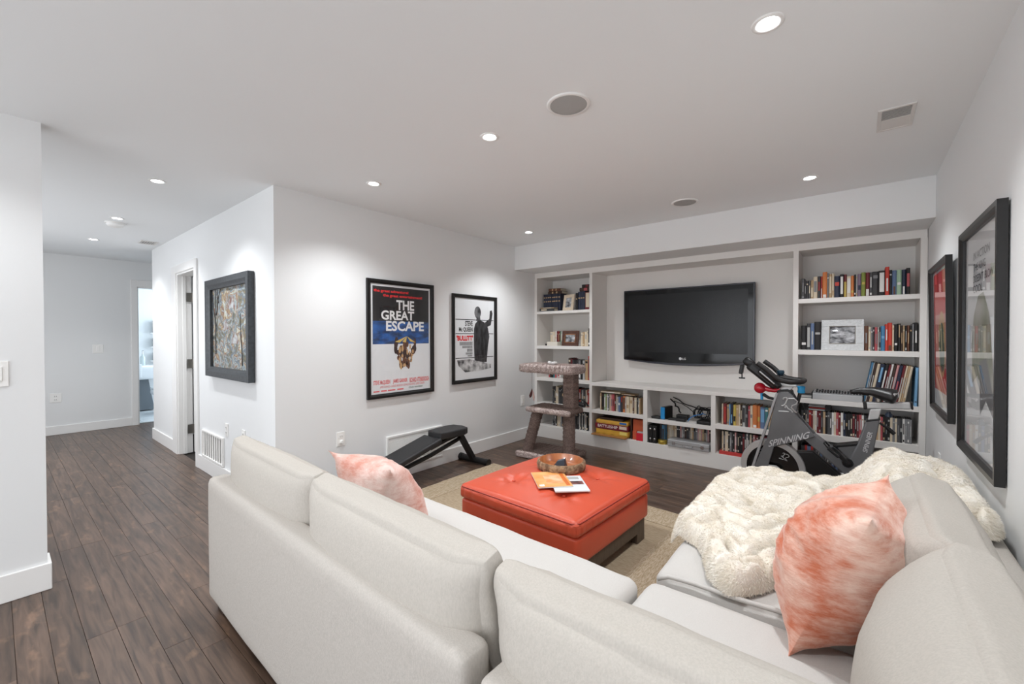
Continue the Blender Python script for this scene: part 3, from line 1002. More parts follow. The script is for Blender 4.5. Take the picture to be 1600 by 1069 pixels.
# bay three: electronics above; binders, films and silver case below
cable = mat('cable_black', (24, 24, 26), 0.5)
bluem = mat('cable_blue', (40, 120, 190), 0.5)
t = thing('network_router', 'black router standing upright with a bright blue front edge', 'router', (-1.62, YC + 0.1, SH['M3']))
MB().obox((-1.60, YC + 0.13, SH['M3'] + 0.068), (0.045, 0.16, 0.13), (0, 0, R(-12))).build('body', BLK, t, bevel=0.006)
MB().obox((-1.617, YC + 0.0505, SH['M3'] + 0.066), (0.046, 0.014, 0.126), (0, 0, R(-12))).build('front_edge', mat('router_blue', (40, 140, 205), 0.35), t, bevel=0.004)
for i, (dx, dy, h_) in enumerate([(0.02, 0.20, 0.01)]):
    MB().obox((-1.61, YC + 0.14, SH['M3'] + 0.004), (0.08, 0.12, 0.006)).build('stand', BLK, t, bevel=0.002)
tag(MB().soft((-1.69, YC + 0.08, SH['M3'] + 0.013), (0.10, 0.09, 0.025), 0.01).build('mouse', BLK, origin=(-1.69, YC + 0.08, SH['M3']), smooth=60), 'flat black gadget at the left of the router', 'gadget')
for i, (x, y, sx, sy, sz, lb) in enumerate([(-1.52, YC + 0.09, 0.09, 0.07, 0.022, 'small black box right of the router'), (-1.43, YC + 0.07, 0.10, 0.06, 0.028, 'black power adapter in the middle of the cable shelf'),
                                             (-1.45, YC + 0.19, 0.12, 0.08, 0.05, 'black set-top box behind the power adapter'), (-1.20, YC + 0.08, 0.13, 0.12, 0.035, 'flat black disc player at the right end of the cable shelf')]):
    tag(MB().soft((x, y, SH['M3'] + sz / 2 + 0.0005), (sx, sy, sz), 0.006, n=6).build('electronic_box', BLK, origin=(x, y, SH['M3']), smooth=50), lb, 'electronics')
cr = random.Random(21)


def cable_path(start, end, sag, n=22, wob=0.03):
    a, b = Vector(start), Vector(end)
    o = Vector((cr.uniform(0, 9), cr.uniform(0, 9), 0))
    pts = []
    for i in range(n):
        s = i / (n - 1)
        p = a.lerp(b, s)
        w_ = math.sin(PI * s)
        p += Vector((noise.noise(o + Vector((s * 3, 0, 0))), noise.noise(o + Vector((s * 3, 5, 0))), 0)) * wob * w_ * 2
        p.z += sag * w_ + noise.noise(o + Vector((s * 4, 9, 0))) * wob * w_
        p.y = min(max(p.y, YC + 0.02), YB - 0.012)
        pts.append(p)
    return pts


for i, (a, b, sag, r_, m_, lb) in enumerate([
        ((-1.62, YC + 0.30, 0.60), (-1.48, YC + 0.22, 0.47), 0.02, 0.008, cable, 'thick black cable rising to the outlet behind the router'),
        ((-1.60, YC + 0.33, 0.62), (-1.20, YC + 0.20, 0.53), -0.03, 0.006, cable, 'black cable drooping across the back of the cable shelf'),
        ((-1.58, YC + 0.30, 0.58), (-1.30, YC + 0.14, 0.46), 0.03, 0.004, cable, 'thin black cable looping behind the set-top box'),
        ((-1.36, YC + 0.06, 0.42), (-1.20, YC + 0.12, 0.50), 0.05, 0.004, bluem, 'bright blue network cable curling beside the cable heap')]):
    tag(MB().tube(cable_path(a, b, sag), r_, 8).build('cable', m_, origin=a, smooth=180), lb, 'cable')
heap = MB()
for k in range(9):
    c = Vector((-1.25 + cr.uniform(-0.05, 0.07), YC + 0.16 + cr.uniform(-0.04, 0.04), SH['M3'] + 0.09))
    pts = []
    ax = cr.uniform(0, PI)
    for i in range(25):
        a = 2 * PI * i / 24
        p = c + Vector((math.cos(a) * math.cos(ax) * 0.075, math.cos(a) * math.sin(ax) * 0.06 + math.sin(a) * 0.02, math.sin(a) * 0.055 + 0.012 * math.sin(3 * a + k)))
        p.z = max(p.z, SH['M3'] + 0.04)
        pts.append(p)
    heap.tube(pts, 0.0042, 6, cap=False)
tag(heap.build('cable_heap', cable, origin=(-1.25, YC + 0.16, SH['M3'] + 0.03), smooth=180), 'tangled heap of black cables at the right of the cable shelf', 'cable')
for i in range(2):
    t = thing('binder', '%s black binder with round finger holes at the left of the bay' % ('left' if i == 0 else 'right'), 'binder', (-1.735 + i * 0.046, YC + 0.1, FL), 'black binders under the cable shelf')
    x = -1.758 + i * 0.046
    MB().box(x, x + 0.043, YC + 0.004, YC + 0.20, FL + 0.0005, FL + 0.19).build('cover', BLK, t, bevel=0.003)
    for zz in (0.045, 0.15):
        MB().lathe([(0.0001, -0.0012), (0.009, -0.001), (0.011, 0.0)], (x + 0.0215, YC + 0.004, FL + zz), 16, axis='y').build('finger_ring', CHROME, t, smooth=60)
tag(MB().box(-1.664, -1.635, YC + 0.09, YC + 0.20, FL + 0.0005, FL + 0.20).build('game_box', MATS['book_charcoal'], origin=(-1.65, YC + 0.1, FL), bevel=0.002), 'dark box standing just right of the black binders', 'box')
put_book(0.026, 0.195, 0.14, 'blue', 'charcoal', [(0.2, 0.8)], (-1.632, YC + 0.07, FL + 0.0003), (0, 0, 0), 'dvd_case', 'bright blue film case just right of the dark box', 'dvd', 'films above the silver case', True)
shelf_row(rand_specs(31, 0.455, (0.012, 0.021), (0.187, 0.196), ['cream', 'yellow', 'charcoal', 'tan', 'white', 'pink', 'dark brown', 'grey', 'black'], [4, 1, 4, 3, 3, 2, 4, 3, 3]), -1.604, FL, 'above the silver case', 'films above the silver case', y=YC + 0.15, d=0.135, kind='film case', dvd=True, yj=0.004)
tag(MB().lathe([(0.0001, 0.0), (0.044, 0.0), (0.046, 0.003), (0.046, 0.036), (0.043, 0.040), (0.0001, 0.040)], (-1.62, YC + 0.052, FL + 0.0005), 28).build('round_tin', mat('tin_gold', (186, 160, 70), 0.3, metal=0.6), origin=(-1.62, YC + 0.052, FL), smooth=40), 'small round gold tin in front of the films', 'tin')
t = thing('aluminium_case', 'flat silver aluminium case with latches lying in the bay', 'case', (-1.33, YC + 0.06, FL))
ALU = mat('aluminium', (186, 188, 190), 0.38, metal=0.55)
MB().box(-1.545, -1.135, YC - 0.012, YC + 0.128, FL + 0.0005, FL + 0.075).build('shell', ALU, t, bevel=0.006)
MB().box(-1.5465, -1.1335, YC - 0.0135, YC + 0.1295, FL + 0.036, FL + 0.040).build('rim', STEEL, t)
for x in (-1.48, -1.20):
    MB().box(x - 0.014, x + 0.014, YC - 0.018, YC - 0.011, FL + 0.022, FL + 0.056).build('latch', CHROME, t, bevel=0.002)
MB().tube([(-1.39, YC - 0.012, FL + 0.03), (-1.385, YC - 0.03, FL + 0.026), (-1.34, YC - 0.034, FL + 0.025), (-1.295, YC - 0.03, FL + 0.026), (-1.29, YC - 0.012, FL + 0.03)], 0.005, 8).build('handle', CHROME, t, smooth=60)

# left bay
sets = [('navy', 'tan')] * 7
shelf_row([(0.033, 0.225, 'navy', 'tan', [(0.55, 0.62), (0.78, 0.84)]) for _ in range(8)], -3.215, SH['L1'], 'in matching set on upper left shelf', 'matching blue volumes on the upper left shelf', y=YC + 0.10)
for i, (a, b_, h_, c1) in enumerate([(-3.14, -2.93, 0.034, 'dark brown'), (-3.13, -2.95, 0.036, 'brown')]):
    put_book(h_, b_ - a, 0.15, c1, 'tan', [(0.3, 0.4), (0.6, 0.7)], (a, YC + 0.105, SH['L1'] + 0.226 + sum([0.034, 0.036][:i + 1])), (0, R(90), 0), 'book', '%s leather book lying flat %s the matching blue set' % (c1, 'directly on' if i == 0 else 'topmost over'), 'book', 'old books on the upper left shelf')
put_book(0.034, 0.22, 0.10, 'charcoal', 'cream', [(0.1, 0.5)], (-3.20, YC + 0.006, SH['L1'] + 0.035), (0, R(90), 0), 'book', 'dark book lying flat in front of the matching blue set', 'book', 'old books on the upper left shelf')
put_book(0.012, 0.21, 0.09, 'tan', 'cream', [(0.2, 0.8)], (-3.19, YC + 0.008, SH['L1'] + 0.0475), (0, R(90), 0), 'book', 'thin tan book topping the flat dark book on the upper left shelf', 'book', 'old books on the upper left shelf')
shelf_row([(0.030, 0.21, 'black', 'tan', [(0.62, 0.68)]), (0.034, 0.225, 'navy', 'tan', [(0.62, 0.68)]), (0.034, 0.225, 'navy', 'tan', [(0.62, 0.68)]), (0.030, 0.225, 'navy', 'tan', [(0.62, 0.68)]), (0.066, 0.215, 'maroon', 'cream', [(0.15, 0.95)])], -2.695, SH['L1'], 'right of the cream photo frame', 'old books on the upper left shelf', y=YC + 0.05)
put_book(0.045, 0.15, 0.14, 'dark brown', 'rose', [(0.4, 0.7)], (-2.64, YC + 0.055, SH['L1'] + 0.2715), (0, R(90), 0), 'book', 'dark brown book lying flat over the navy volumes by the divider', 'book', 'old books on the upper left shelf')
put_book(0.036, 0.125, 0.14, 'black', 'maroon', [(0.4, 0.7)], (-2.61, YC + 0.06, SH['L1'] + 0.308), (0, R(90), 0), 'book', 'black book topmost of the pile by the divider', 'book', 'old books on the upper left shelf')
shelf_row([(0.045, 0.175, 'cream'), (0.03, 0.18, 'cream', 'white'), (0.028, 0.19, 'white'), (0.020, 0.185, 'maroon'), (0.018, 0.185, 'red', 'tan'), (0.016, 0.185, 'dark brown'), (0.014, 0.18, 'mint'), (0.018, 0.185, 'light grey')], -3.12, SH['L2'], 'left of the carved wooden photo frame', 'books on the second left shelf', y=YC + 0.12)
tag(MB().box(-3.10, -2.94, YC + 0.025, YC + 0.11, SH['L2'] + 0.0005, SH['L2'] + 0.05).build('white_box', mat('paper_white', (224, 218, 206), 0.6), origin=(-3.0, YC + 0.06, SH['L2']), bevel=0.003), 'small white box in front of the cream books left of the carved frame', 'box')
tag(MB().box(-3.13, -3.105, YC + 0.03, YC + 0.06, SH['L2'] + 0.0005, SH['L2'] + 0.025).build('small_black_box', BLK, origin=(-3.12, YC + 0.045, SH['L2']), bevel=0.003), 'tiny black box at the left of the second left shelf', 'box')
shelf_row([(0.03, 0.165, 'cream'), (0.026, 0.17, 'tan', 'cream'), (0.04, 0.175, 'cream', 'light grey', [(0.5, 0.8)]), (0.014, 0.20, 'cream'), (0.022, 0.215, 'black', 'white', [(0.1, 0.2)])], -2.628, SH['L2'], 'right of the carved wooden photo frame', 'books on the second left shelf', y=YC + 0.05)
shelf_row(rand_specs(41, 0.20, (0.018, 0.028), (0.10, 0.14), ['rose', 'light grey', 'grey', 'teal', 'black', 'white']), -3.10, SH['L3'], 'on the left shelf behind the cat tree', 'books on the third left shelf', y=YC + 0.05)
shelf_row([(0.034, 0.26, 'dark brown'), (0.022, 0.25, 'maroon'), (0.026, 0.24, 'charcoal'), (0.034, 0.235, 'black', 'yellow', [(0.1, 0.5)]), (0.028, 0.24, 'charcoal', 'white', [(0.2, 0.8)]), (0.03, 0.235, 'grey', 'white', [(0.1, 0.3)]), (0.03, 0.235, 'black', 'white', [(0.3, 0.7)]), (0.03, 0.235, 'light grey', 'black'), (0.042, 0.24, 'tan', 'black', [(0.85, 0.95)]), (0.045, 0.29, 'red', 'maroon', [(0.1, 0.9)])], -2.80, SH['L3'], 'right of the cat tree post', 'books on the third left shelf', y=YC + 0.05)
shelf_row(rand_specs(44, 0.56, (0.014, 0.026), (0.20, 0.222), ['charcoal', 'red', 'light grey', 'black', 'cream', 'maroon', 'dark grey', 'white'], [3, 2, 3, 3, 2, 1, 2, 2]), -3.055, SH['L4'], 'on the fourth left shelf', 'books on the fourth left shelf', y=YC + 0.08)
shelf_row(rand_specs(45, 0.56, (0.014, 0.024), (0.20, 0.222), ['charcoal', 'grey', 'light grey', 'black', 'cream', 'dark grey', 'white'], [3, 2, 3, 3, 1, 2, 2]), -3.055, FL, 'on the lowest left shelf', 'books on the lowest left shelf', y=YC + 0.08)
hp = thing('headphones', 'black game controller and headset lying on the fourth left shelf', 'headset', (-2.58, YC + 0.04, SH['L4']))
MB().soft((-2.60, YC + 0.035, SH['L4'] + 0.03), (0.11, 0.05, 0.05), 0.02, rot=(0, R(12), 0)).build('pad', BLK, hp, smooth=60)
MB().tube([(-2.66, YC + 0.03, SH['L4'] + 0.05), (-2.65, YC + 0.03, SH['L4'] + 0.085), (-2.60, YC + 0.03, SH['L4'] + 0.098), (-2.55, YC + 0.03, SH['L4'] + 0.075), (-2.50, YC + 0.03, SH['L4'] + 0.02)], 0.010, 8).build('band', BLK, hp, smooth=60)


# photo frames on the shelves
def photo_frame(c, w_, h_, fw, tilt, fm, photo, label, rz=0.0, mat2=None):
    t = thing('photo_frame', label, 'photo frame', c)
    M = Matrix.Translation(Vector(c)) @ Euler((R(-tilt), 0, R(rz))).to_matrix().to_4x4()

    def bx(name, boxes, m, bev=0.0):
        mb = MB()
        for q in boxes:
            mb.box(*q)
        mb.v = [M @ p for p in mb.v]
        return mb.build(name, m, t, bevel=bev)
    a = w_ / 2
    bx('frame', [(-a, a, 0, 0.018, 0, fw), (-a, a, 0, 0.018, h_ - fw, h_), (-a, -a + fw, 0, 0.018, fw, h_ - fw), (a - fw, a, 0, 0.018, fw, h_ - fw)], fm, 0.003)
    if mat2:
        bx('inner_lip', [(-a + fw - 0.006, a - fw + 0.006, -0.003, 0.01, fw - 0.006, fw), (-a + fw - 0.006, a - fw + 0.006, -0.003, 0.01, h_ - fw, h_ - fw + 0.006), (-a + fw - 0.006, -a + fw, -0.003, 0.01, fw, h_ - fw), (a - fw, a - fw + 0.006, -0.003, 0.01, fw, h_ - fw)], mat2, 0.001)
    bx('photo', [(-a + fw, a - fw, 0.008, 0.012, fw, h_ - fw)], photo)
    g = MB().add([(-a + fw, 0.005, fw), (a - fw, 0.005, fw), (a - fw, 0.005, h_ - fw), (-a + fw, 0.005, h_ - fw)], [(0, 1, 2, 3)])
    g.v = [M @ p for p in g.v]
    g.build('glass', GLASS, t)
    mb = MB()
    mb.box(-0.02, 0.02, 0.0185, 0.0215, 0.002, h_ * 0.7)
    L = h_ * 0.7
    mb.v = [M @ (Matrix.Translation((0, 0.0185, L)) @ Euler((R(24), 0, 0)).to_matrix().to_4x4() @ Matrix.Translation((0, -0.0185, -L)) @ p) for p in mb.v]
    mb.build('easel_leg', BLK, t)
    return t


PH1 = mat('bw_photo', (36, 38, 44), 0.5, noise_scale=16, rgb2=(210, 212, 216), detail=3, stretch=(1, 1, 1.6))
photo_frame((-0.1065, YC + 0.022, SH['R2'] + 0.001), 0.285, 0.262, 0.060, 10, mat('pearl_frame', (216, 219, 220), 0.4, bump=0.6, bump_scale=90, noise_scale=60, noise_amt=0.12), PH1, 'silver pearl photo frame with black and white group picture', mat2=STEEL)
photo_frame((-2.79, YC + 0.022, SH['L1'] + 0.001), 0.165, 0.20, 0.038, 10, mat('cream_frame', (222, 206, 182), 0.5, noise_scale=30, noise_amt=0.15), PH1, 'cream photo frame in front of the blue volumes upper left', rz=-8)
photo_frame((-2.765, YC + 0.03, SH['L2'] + 0.001), 0.235, 0.19, 0.048, 8, mat('carved_wood', (92, 54, 36), 0.4, bump=0.7, bump_scale=70, noise_scale=40, noise_amt=0.4), PH1, 'carved dark wooden photo frame on the second left shelf', mat2=mat('gold_lip', (176, 120, 76), 0.35, metal=0.5))

# things on the right counter
t = thing('mixing_keyboard', 'silver mixer keyboard with rows of dark keys beside the bike saddle', 'keyboard', (-0.17, YC + 0.06, SH['R3']))
MB().prism([(YC + 0.012, SH['R3'] + 0.0005), (YC + 0.012, SH['R3'] + 0.052), (YC + 0.20, SH['R3'] + 0.068), (YC + 0.20, SH['R3'] + 0.0005)], 'x', -0.305, 0.03).build('case', ALU, t, bevel=0.004)
MB().box(-0.313, -0.305, YC + 0.014, YC + 0.20, SH['R3'] + 0.0005, SH['R3'] + 0.06).box(0.03, 0.038, YC + 0.014, YC + 0.20, SH['R3'] + 0.0005, SH['R3'] + 0.06).build('end_cheek', BLK, t, bevel=0.002)
kr = random.Random(2)
for i in range(16):
    for j in range(2):
        x = -0.285 + i * 0.0195
        y = YC + 0.055 + j * 0.06
        MB().box(x, x + 0.013, y, y + 0.035, SH['R3'] + 0.055 + j * 0.004, SH['R3'] + 0.064 + j * 0.006 + kr.random() * 0.008).build('key', BLK, t)
put_book(0.028, 0.10, 0.13, 'black', 'light grey', [(0.1, 0.9)], (-0.40, YC + 0.05, SH['R3'] + 0.0285), (0, R(90), 0), 'book', 'black book lying flat behind the bike handlebar', 'book')

# ------------------------------------------------------------------ television
t = thing('television', 'large black flat television mounted in the bookcase niche', 'television', (-1.485, 4.78, 1.0))
TVB = mat('tv_gloss', (9, 9, 11), 0.08, spec=0.35)
TVE = mat('tv_edge', (40, 42, 54), 0.25, coat=0.3)
yt = 4.765
tx0, tx1, tz0, tz1 = -2.172, -0.793, 1.022, 1.838
nseg = 24
low = [(tx0 + (tx1 - tx0) * i / nseg, tz0 - 0.045 * math.sin(PI * i / nseg)) for i in range(nseg + 1)]
outl = low + [(tx1, tz1), (tx0, tz1)]
MB().prism(outl, 'y', yt + 0.006, yt + 0.05).build('cabinet', TVE, t, bevel=0.006)
inl = [(tx0 + 0.016 + (tx1 - tx0 - 0.032) * i / nseg, tz0 + 0.012 - 0.030 * math.sin(PI * i / nseg)) for i in range(nseg + 1)]
bz = 0.062
sx0, sx1, sz0, sz1 = tx0 + bz, tx1 - bz, tz0 + 0.095, tz1 - 0.062
mb = MB()
mb.prism(inl + [(tx1 - 0.016, sz0), (tx0 + 0.016, sz0)], 'y', yt, yt + 0.007)
mb.box(tx0 + 0.016, tx1 - 0.016, yt, yt + 0.007, sz1, tz1 - 0.014).box(tx0 + 0.016, sx0, yt, yt + 0.007, sz0, sz1).box(sx1, tx1 - 0.016, yt, yt + 0.007, sz0, sz1)
mb.build('bezel', TVB, t)
MB().box(sx0, sx1, yt + 0.003, yt + 0.0065, sz0, sz1).build('screen', mat('tv_screen', (15, 16, 18), 0.24, spec=0.35), t)
mb = MB()
cx, cz = -1.51, tz0 + 0.032
mb.lathe([(0.0001, -0.001), (0.016, -0.001)], (cx, yt - 0.0003, cz), 20, axis='y')
put_text(mb, 'LG', (cx + 0.022, yt - 0.001, cz - 0.012), (0.036, 0, 0), (0, 0, 0.024), bold=0.02)
mb.build('logo', mat('logo_silver', (222, 222, 224), 0.3), t)
MB().box(-1.85, -1.12, yt + 0.045, YB, 1.22, 1.62).build('wall_mount', BLK, t, bevel=0.01)

# ------------------------------------------------------------------ posters, painting, framed prints
def wall_frame(kind, label, cat, P, U, N, w_, h_, fw, dep, fm, sheet, gap=0.006, lean=0.0, with_glass=True):
    """P: lower corner on the wall at the viewer's left, U: unit vector to the viewer's right, N: unit normal off the wall"""
    P, U, N = Vector(P), Vector(U), Vector(N)
    t = thing(kind, label, cat, tuple(P + U * w_ / 2))

    def M(u, v, d):
        return P + U * u + Vector((0, 0, v)) + N * (d + gap + lean * v / h_)

    def bx(mb, u0, u1, v0, v1, d0, d1, mi=0):
        c = [M(u, v, d) for d in (d0, d1) for v in (v0, v1) for u in (u0, u1)]
        mb.add(c, [(0, 1, 3, 2), (4, 6, 7, 5), (0, 4, 5, 1), (2, 3, 7, 6), (0, 2, 6, 4), (1, 5, 7, 3)], mi)
        return mb
    # four mitred bars with a stepped profile
    mb = MB()
    prof = [(0, 0), (0, dep), (fw * 0.55, dep), (fw * 0.8, dep * 0.75), (fw, dep * 0.62), (fw, 0)]
    cs = [(0, 0, 1, 1), (w_, 0, -1, 1), (w_, h_, -1, -1), (0, h_, 1, -1)]
    rings = [[M(cu + su * a, cv + sv * a, d) for a, d in prof] for cu, cv, su, sv in cs]
    vs = [p for r_ in rings for p in r_]
    n = len(prof)
    fs = []
    for i in range(4):
        j = (i + 1) % 4
        for k in range(n):
            k2 = (k + 1) % n
            fs.append((i * n + k, j * n + k, j * n + k2, i * n + k2))
    mb.add(vs, fs)
    mb.build('frame', fm, t)
    pr = bx(MB(), fw - 0.004, w_ - fw + 0.004, fw - 0.004, h_ - fw + 0.004, 0.002, 0.005).build('print', sheet, t)
    if with_glass:
        g = MB()
        d_ = dep * 0.45
        q = [M(fw - 0.004, fw - 0.004, d_), M(w_ - fw + 0.004, fw - 0.004, d_), M(w_ - fw + 0.004, h_ - fw + 0.004, d_), M(fw - 0.004, h_ - fw + 0.004, d_)]
        g.add(q, [(0, 1, 2, 3)])
        nrm = (q[1] - q[0]).cross(q[2] - q[0])
        if nrm.dot(N) < 0:
            g.f = [[3, 2, 1, 0]]
        g.build('glass', GLASS, t)
    return t, pr, M


INK = {k: mat('ink_' + k, v, 0.6) for k, v in {'black': (30, 29, 31), 'blue': (44, 94, 160), 'navy': (38, 56, 92), 'red': (222, 44, 48), 'pale red': (226, 110, 112), 'white': (232, 232, 232), 'tan': (196, 158, 112), 'brown': (104, 68, 50), 'dkbrown': (60, 42, 38), 'grey': (110, 110, 112), 'gold': (212, 184, 104), 'green': (50, 84, 70), 'mid': (170, 170, 170)}.items()}
PAPER = mat('poster_paper', (226, 228, 230), 0.55)


def poly(mb, M, pts, d, mi=0):
    mb.add([M(u, v, d) for u, v in pts], [list(range(len(pts)))], mi)


def ptext(parent, M, s, u0, u1, v0, v1, d, ink, bold=0.0):
    vs, fs = text_geo(s, bold)
    mb = MB()
    mb.add([M(u0 + (u1 - u0) * a, v0 + (v1 - v0) * b_, d) for a, b_ in vs], fs)
    return mb.build('lettering', INK[ink], parent)


def rect(mb, M, u0, u1, v0, v1, d):
    poly(mb, M, [(u0, v0), (u1, v0), (u1, v1), (u0, v1)], d)


# tall colour poster
t, pr, M = wall_frame('framed_poster', 'tall black-framed colour poster with black, blue and white bands on the left wall', 'poster', (XP, 2.030, 0.757), (0, 1, 0), (1, 0, 0), 0.735, 1.049, 0.038, 0.022, BLKF, PAPER)
u0, u1 = 0.060, 0.680
Z = lambda z: z - 0.757
mb = MB(); rect(mb, M, u0, u1, Z(1.440), Z(1.748), 0.0054); mb.build('black_band', INK['black'], pr)
mb = MB(); rect(mb, M, u0, u1, Z(1.235), Z(1.440), 0.0054); mb.build('blue_band', mat('ink_sea', (44, 96, 168), 0.6, noise_scale=9, rgb2=(34, 54, 88), stretch=(1, 1, 2.4)), pr)
ptext(pr, M, 'the great adventure!', u0 + 0.01, 0.44, Z(1.690), Z(1.722), 0.0060, 'red', 0.045)
ptext(pr, M, 'the great entertainment!', 0.165, 0.60, Z(1.652), Z(1.684), 0.0060, 'red', 0.045)
ptext(pr, M, 'THE', 0.305, 0.505, Z(1.545), Z(1.635), 0.0060, 'white', 0.03)
ptext(pr, M, 'GREAT', 0.145, 0.505, Z(1.452), Z(1.537), 0.0060, 'white', 0.03)
ptext(pr, M, 'ESCAPE', 0.195, 0.620, Z(1.352), Z(1.444), 0.0060, 'white', 0.03)
pg = random.Random(8)
for ink, n_, s_ in (('dkbrown', 22, 0.026), ('brown', 26, 0.022), ('tan', 22, 0.017), ('dkbrown', 14, 0.012), ('white', 8, 0.010)):
    mb = MB()
    for k in range(n_):
        v = pg.random() ** 0.8
        cu = 0.40 + pg.uniform(-1, 1) * (0.05 + 0.085 * (1 - v)) 
        cv = Z(1.265) - v * 0.235
        a0 = pg.uniform(0, PI)
        ea, eb = s_ * pg.uniform(0.5, 1.1), s_ * pg.uniform(0.9, 2.0)
        poly(mb, M, [(cu + ea * math.cos(a) * math.cos(a0 * 0.3), cv + eb * math.sin(a)) for a in [2 * PI * q / 9 for q in range(9)]], 0.0058 + 0.0001 * len(pr.children) * 0.1 + 0.000002 * k)
    mb.build('painted_shapes', INK[ink], pr)
mb = MB()
for a, b_ in ((0.29, 0.34), (0.37, 0.41), (0.46, 0.52)):
    poly(mb, M, [(0.42, Z(1.305)), (a, Z(1.255)), (b_, Z(1.245))], 0.0063)
mb.build('painted_rays', INK['gold'], pr)
ptext(pr, M, 'STEVE McQUEEN', u0 + 0.005, 0.235, Z(0.870), Z(0.915), 0.0058, 'pale red', 0.03)
ptext(pr, M, 'JAMES GARNER', 0.265, 0.425, Z(0.870), Z(0.915), 0.0058, 'pale red', 0.03)
ptext(pr, M, 'RICHARD ATTENBOROUGH', 0.45, 0.68, Z(0.870), Z(0.915), 0.0058, 'pale red', 0.03)
ptext(pr, M, 'JAMES DONALD  CHARLES BRONSON  DONALD PLEASENCE  JAMES COBURN', 0.13, 0.625, Z(0.838), Z(0.864), 0.0058, 'pale red')
ptext(pr, M, 'COLOR  PANAVISION', 0.44, 0.60, Z(0.816), Z(0.832), 0.0058, 'green', 0.01)
mb = MB(); [rect(mb, M, a, b_, Z(0.812), Z(0.824), 0.0056) for a, b_ in ((0.065, 0.125), (0.14, 0.20), (0.21, 0.29), (0.31, 0.38))]; mb.build('small_print', INK['pale red'], pr)

# black and white poster
t, pr, M = wall_frame('framed_poster', 'black-framed black and white poster with a red title on the left wall', 'poster', (XP, 3.018, 0.800), (0, 1, 0), (1, 0, 0), 0.694, 0.950, 0.038, 0.022, BLKF, PAPER)
Z = lambda z: z - 0.800
mb = MB()
for zz in (1.482, 1.330, 1.070):
    rect(mb, M, 0.05, 0.645, Z(zz) - 0.004, Z(zz) + 0.004, 0.0054)
mb.build('ruled_lines', INK['black'], pr)
ptext(pr, M, 'STEVE', 0.19, 0.305, Z(1.412), Z(1.468), 0.0058, 'black', 0.03)
ptext(pr, M, 'Mc QUEEN', 0.10, 0.305, Z(1.345), Z(1.400), 0.0058, 'black', 0.03)
ptext(pr, M, "'BULLITT'", 0.065, 0.31, Z(1.255), Z(1.312), 0.0058, 'red', 0.05)
for a, z0, z1 in ((0.11, 1.205, 1.243), (0.15, 1.175, 1.200), (0.22, 1.135, 1.168), (0.20, 1.105, 1.128), (0.23, 1.082, 1.100)):
    mb = MB()
    k = a
    while k < 0.295:
        rect(mb, M, k, min(k + 0.012, 0.30), Z(z0), Z(z1), 0.0056)
        k += 0.018
    mb.build('small_print', INK['grey'], pr)
# generic standing figure in coarse black print and a pale low block, no likeness
PRB = mat('print_dark', (26, 26, 28), 0.6, noise_scale=9, rgb2=(64, 64, 66), stretch=(1, 2.5, 1))
PRG = mat('print_grey', (214, 214, 214), 0.6, noise_scale=13, rgb2=(60, 60, 62))
mb = MB()
poly(mb, M, [(0.335, Z(1.01)), (0.325, Z(1.20)), (0.325, Z(1.38)), (0.345, Z(1.44)), (0.385, Z(1.475)), (0.43, Z(1.48)), (0.49, Z(1.46)), (0.55, Z(1.40)), (0.575, Z(1.30)), (0.55, Z(1.18)), (0.53, Z(1.01))], 0.0060)
mb.build('printed_figure', PRB, pr)
mb = MB()
poly(mb, M, [(0.52, Z(1.40)), (0.60, Z(1.43)), (0.63, Z(1.56)), (0.615, Z(1.60)), (0.585, Z(1.59)), (0.575, Z(1.50)), (0.50, Z(1.455))], 0.0061)
mb.build('printed_arm', PRB, pr)
mb = MB()
poly(mb, M, [(0.36, Z(1.47)), (0.43, Z(1.47)), (0.425, Z(1.52)), (0.37, Z(1.52))], 0.0057)
poly(mb, M, [(0.385 + 0.052 * math.cos(a), Z(1.565) + 0.068 * math.sin(a)) for a in [2 * PI * q / 18 for q in range(18)]], 0.0058)
mb.build('printed_head', mat('print_mid', (120, 120, 122), 0.6, noise_scale=10, rgb2=(44, 44, 46)), pr)
mb = MB()
poly(mb, M, [(0.07, Z(1.05)), (0.25, Z(1.055)), (0.42, Z(1.02)), (0.60, Z(0.985)), (0.60, Z(0.94)), (0.40, Z(0.92)), (0.19, Z(0.915)), (0.09, Z(0.99))], 0.0062)
mb.build('printed_block', PRG, pr)


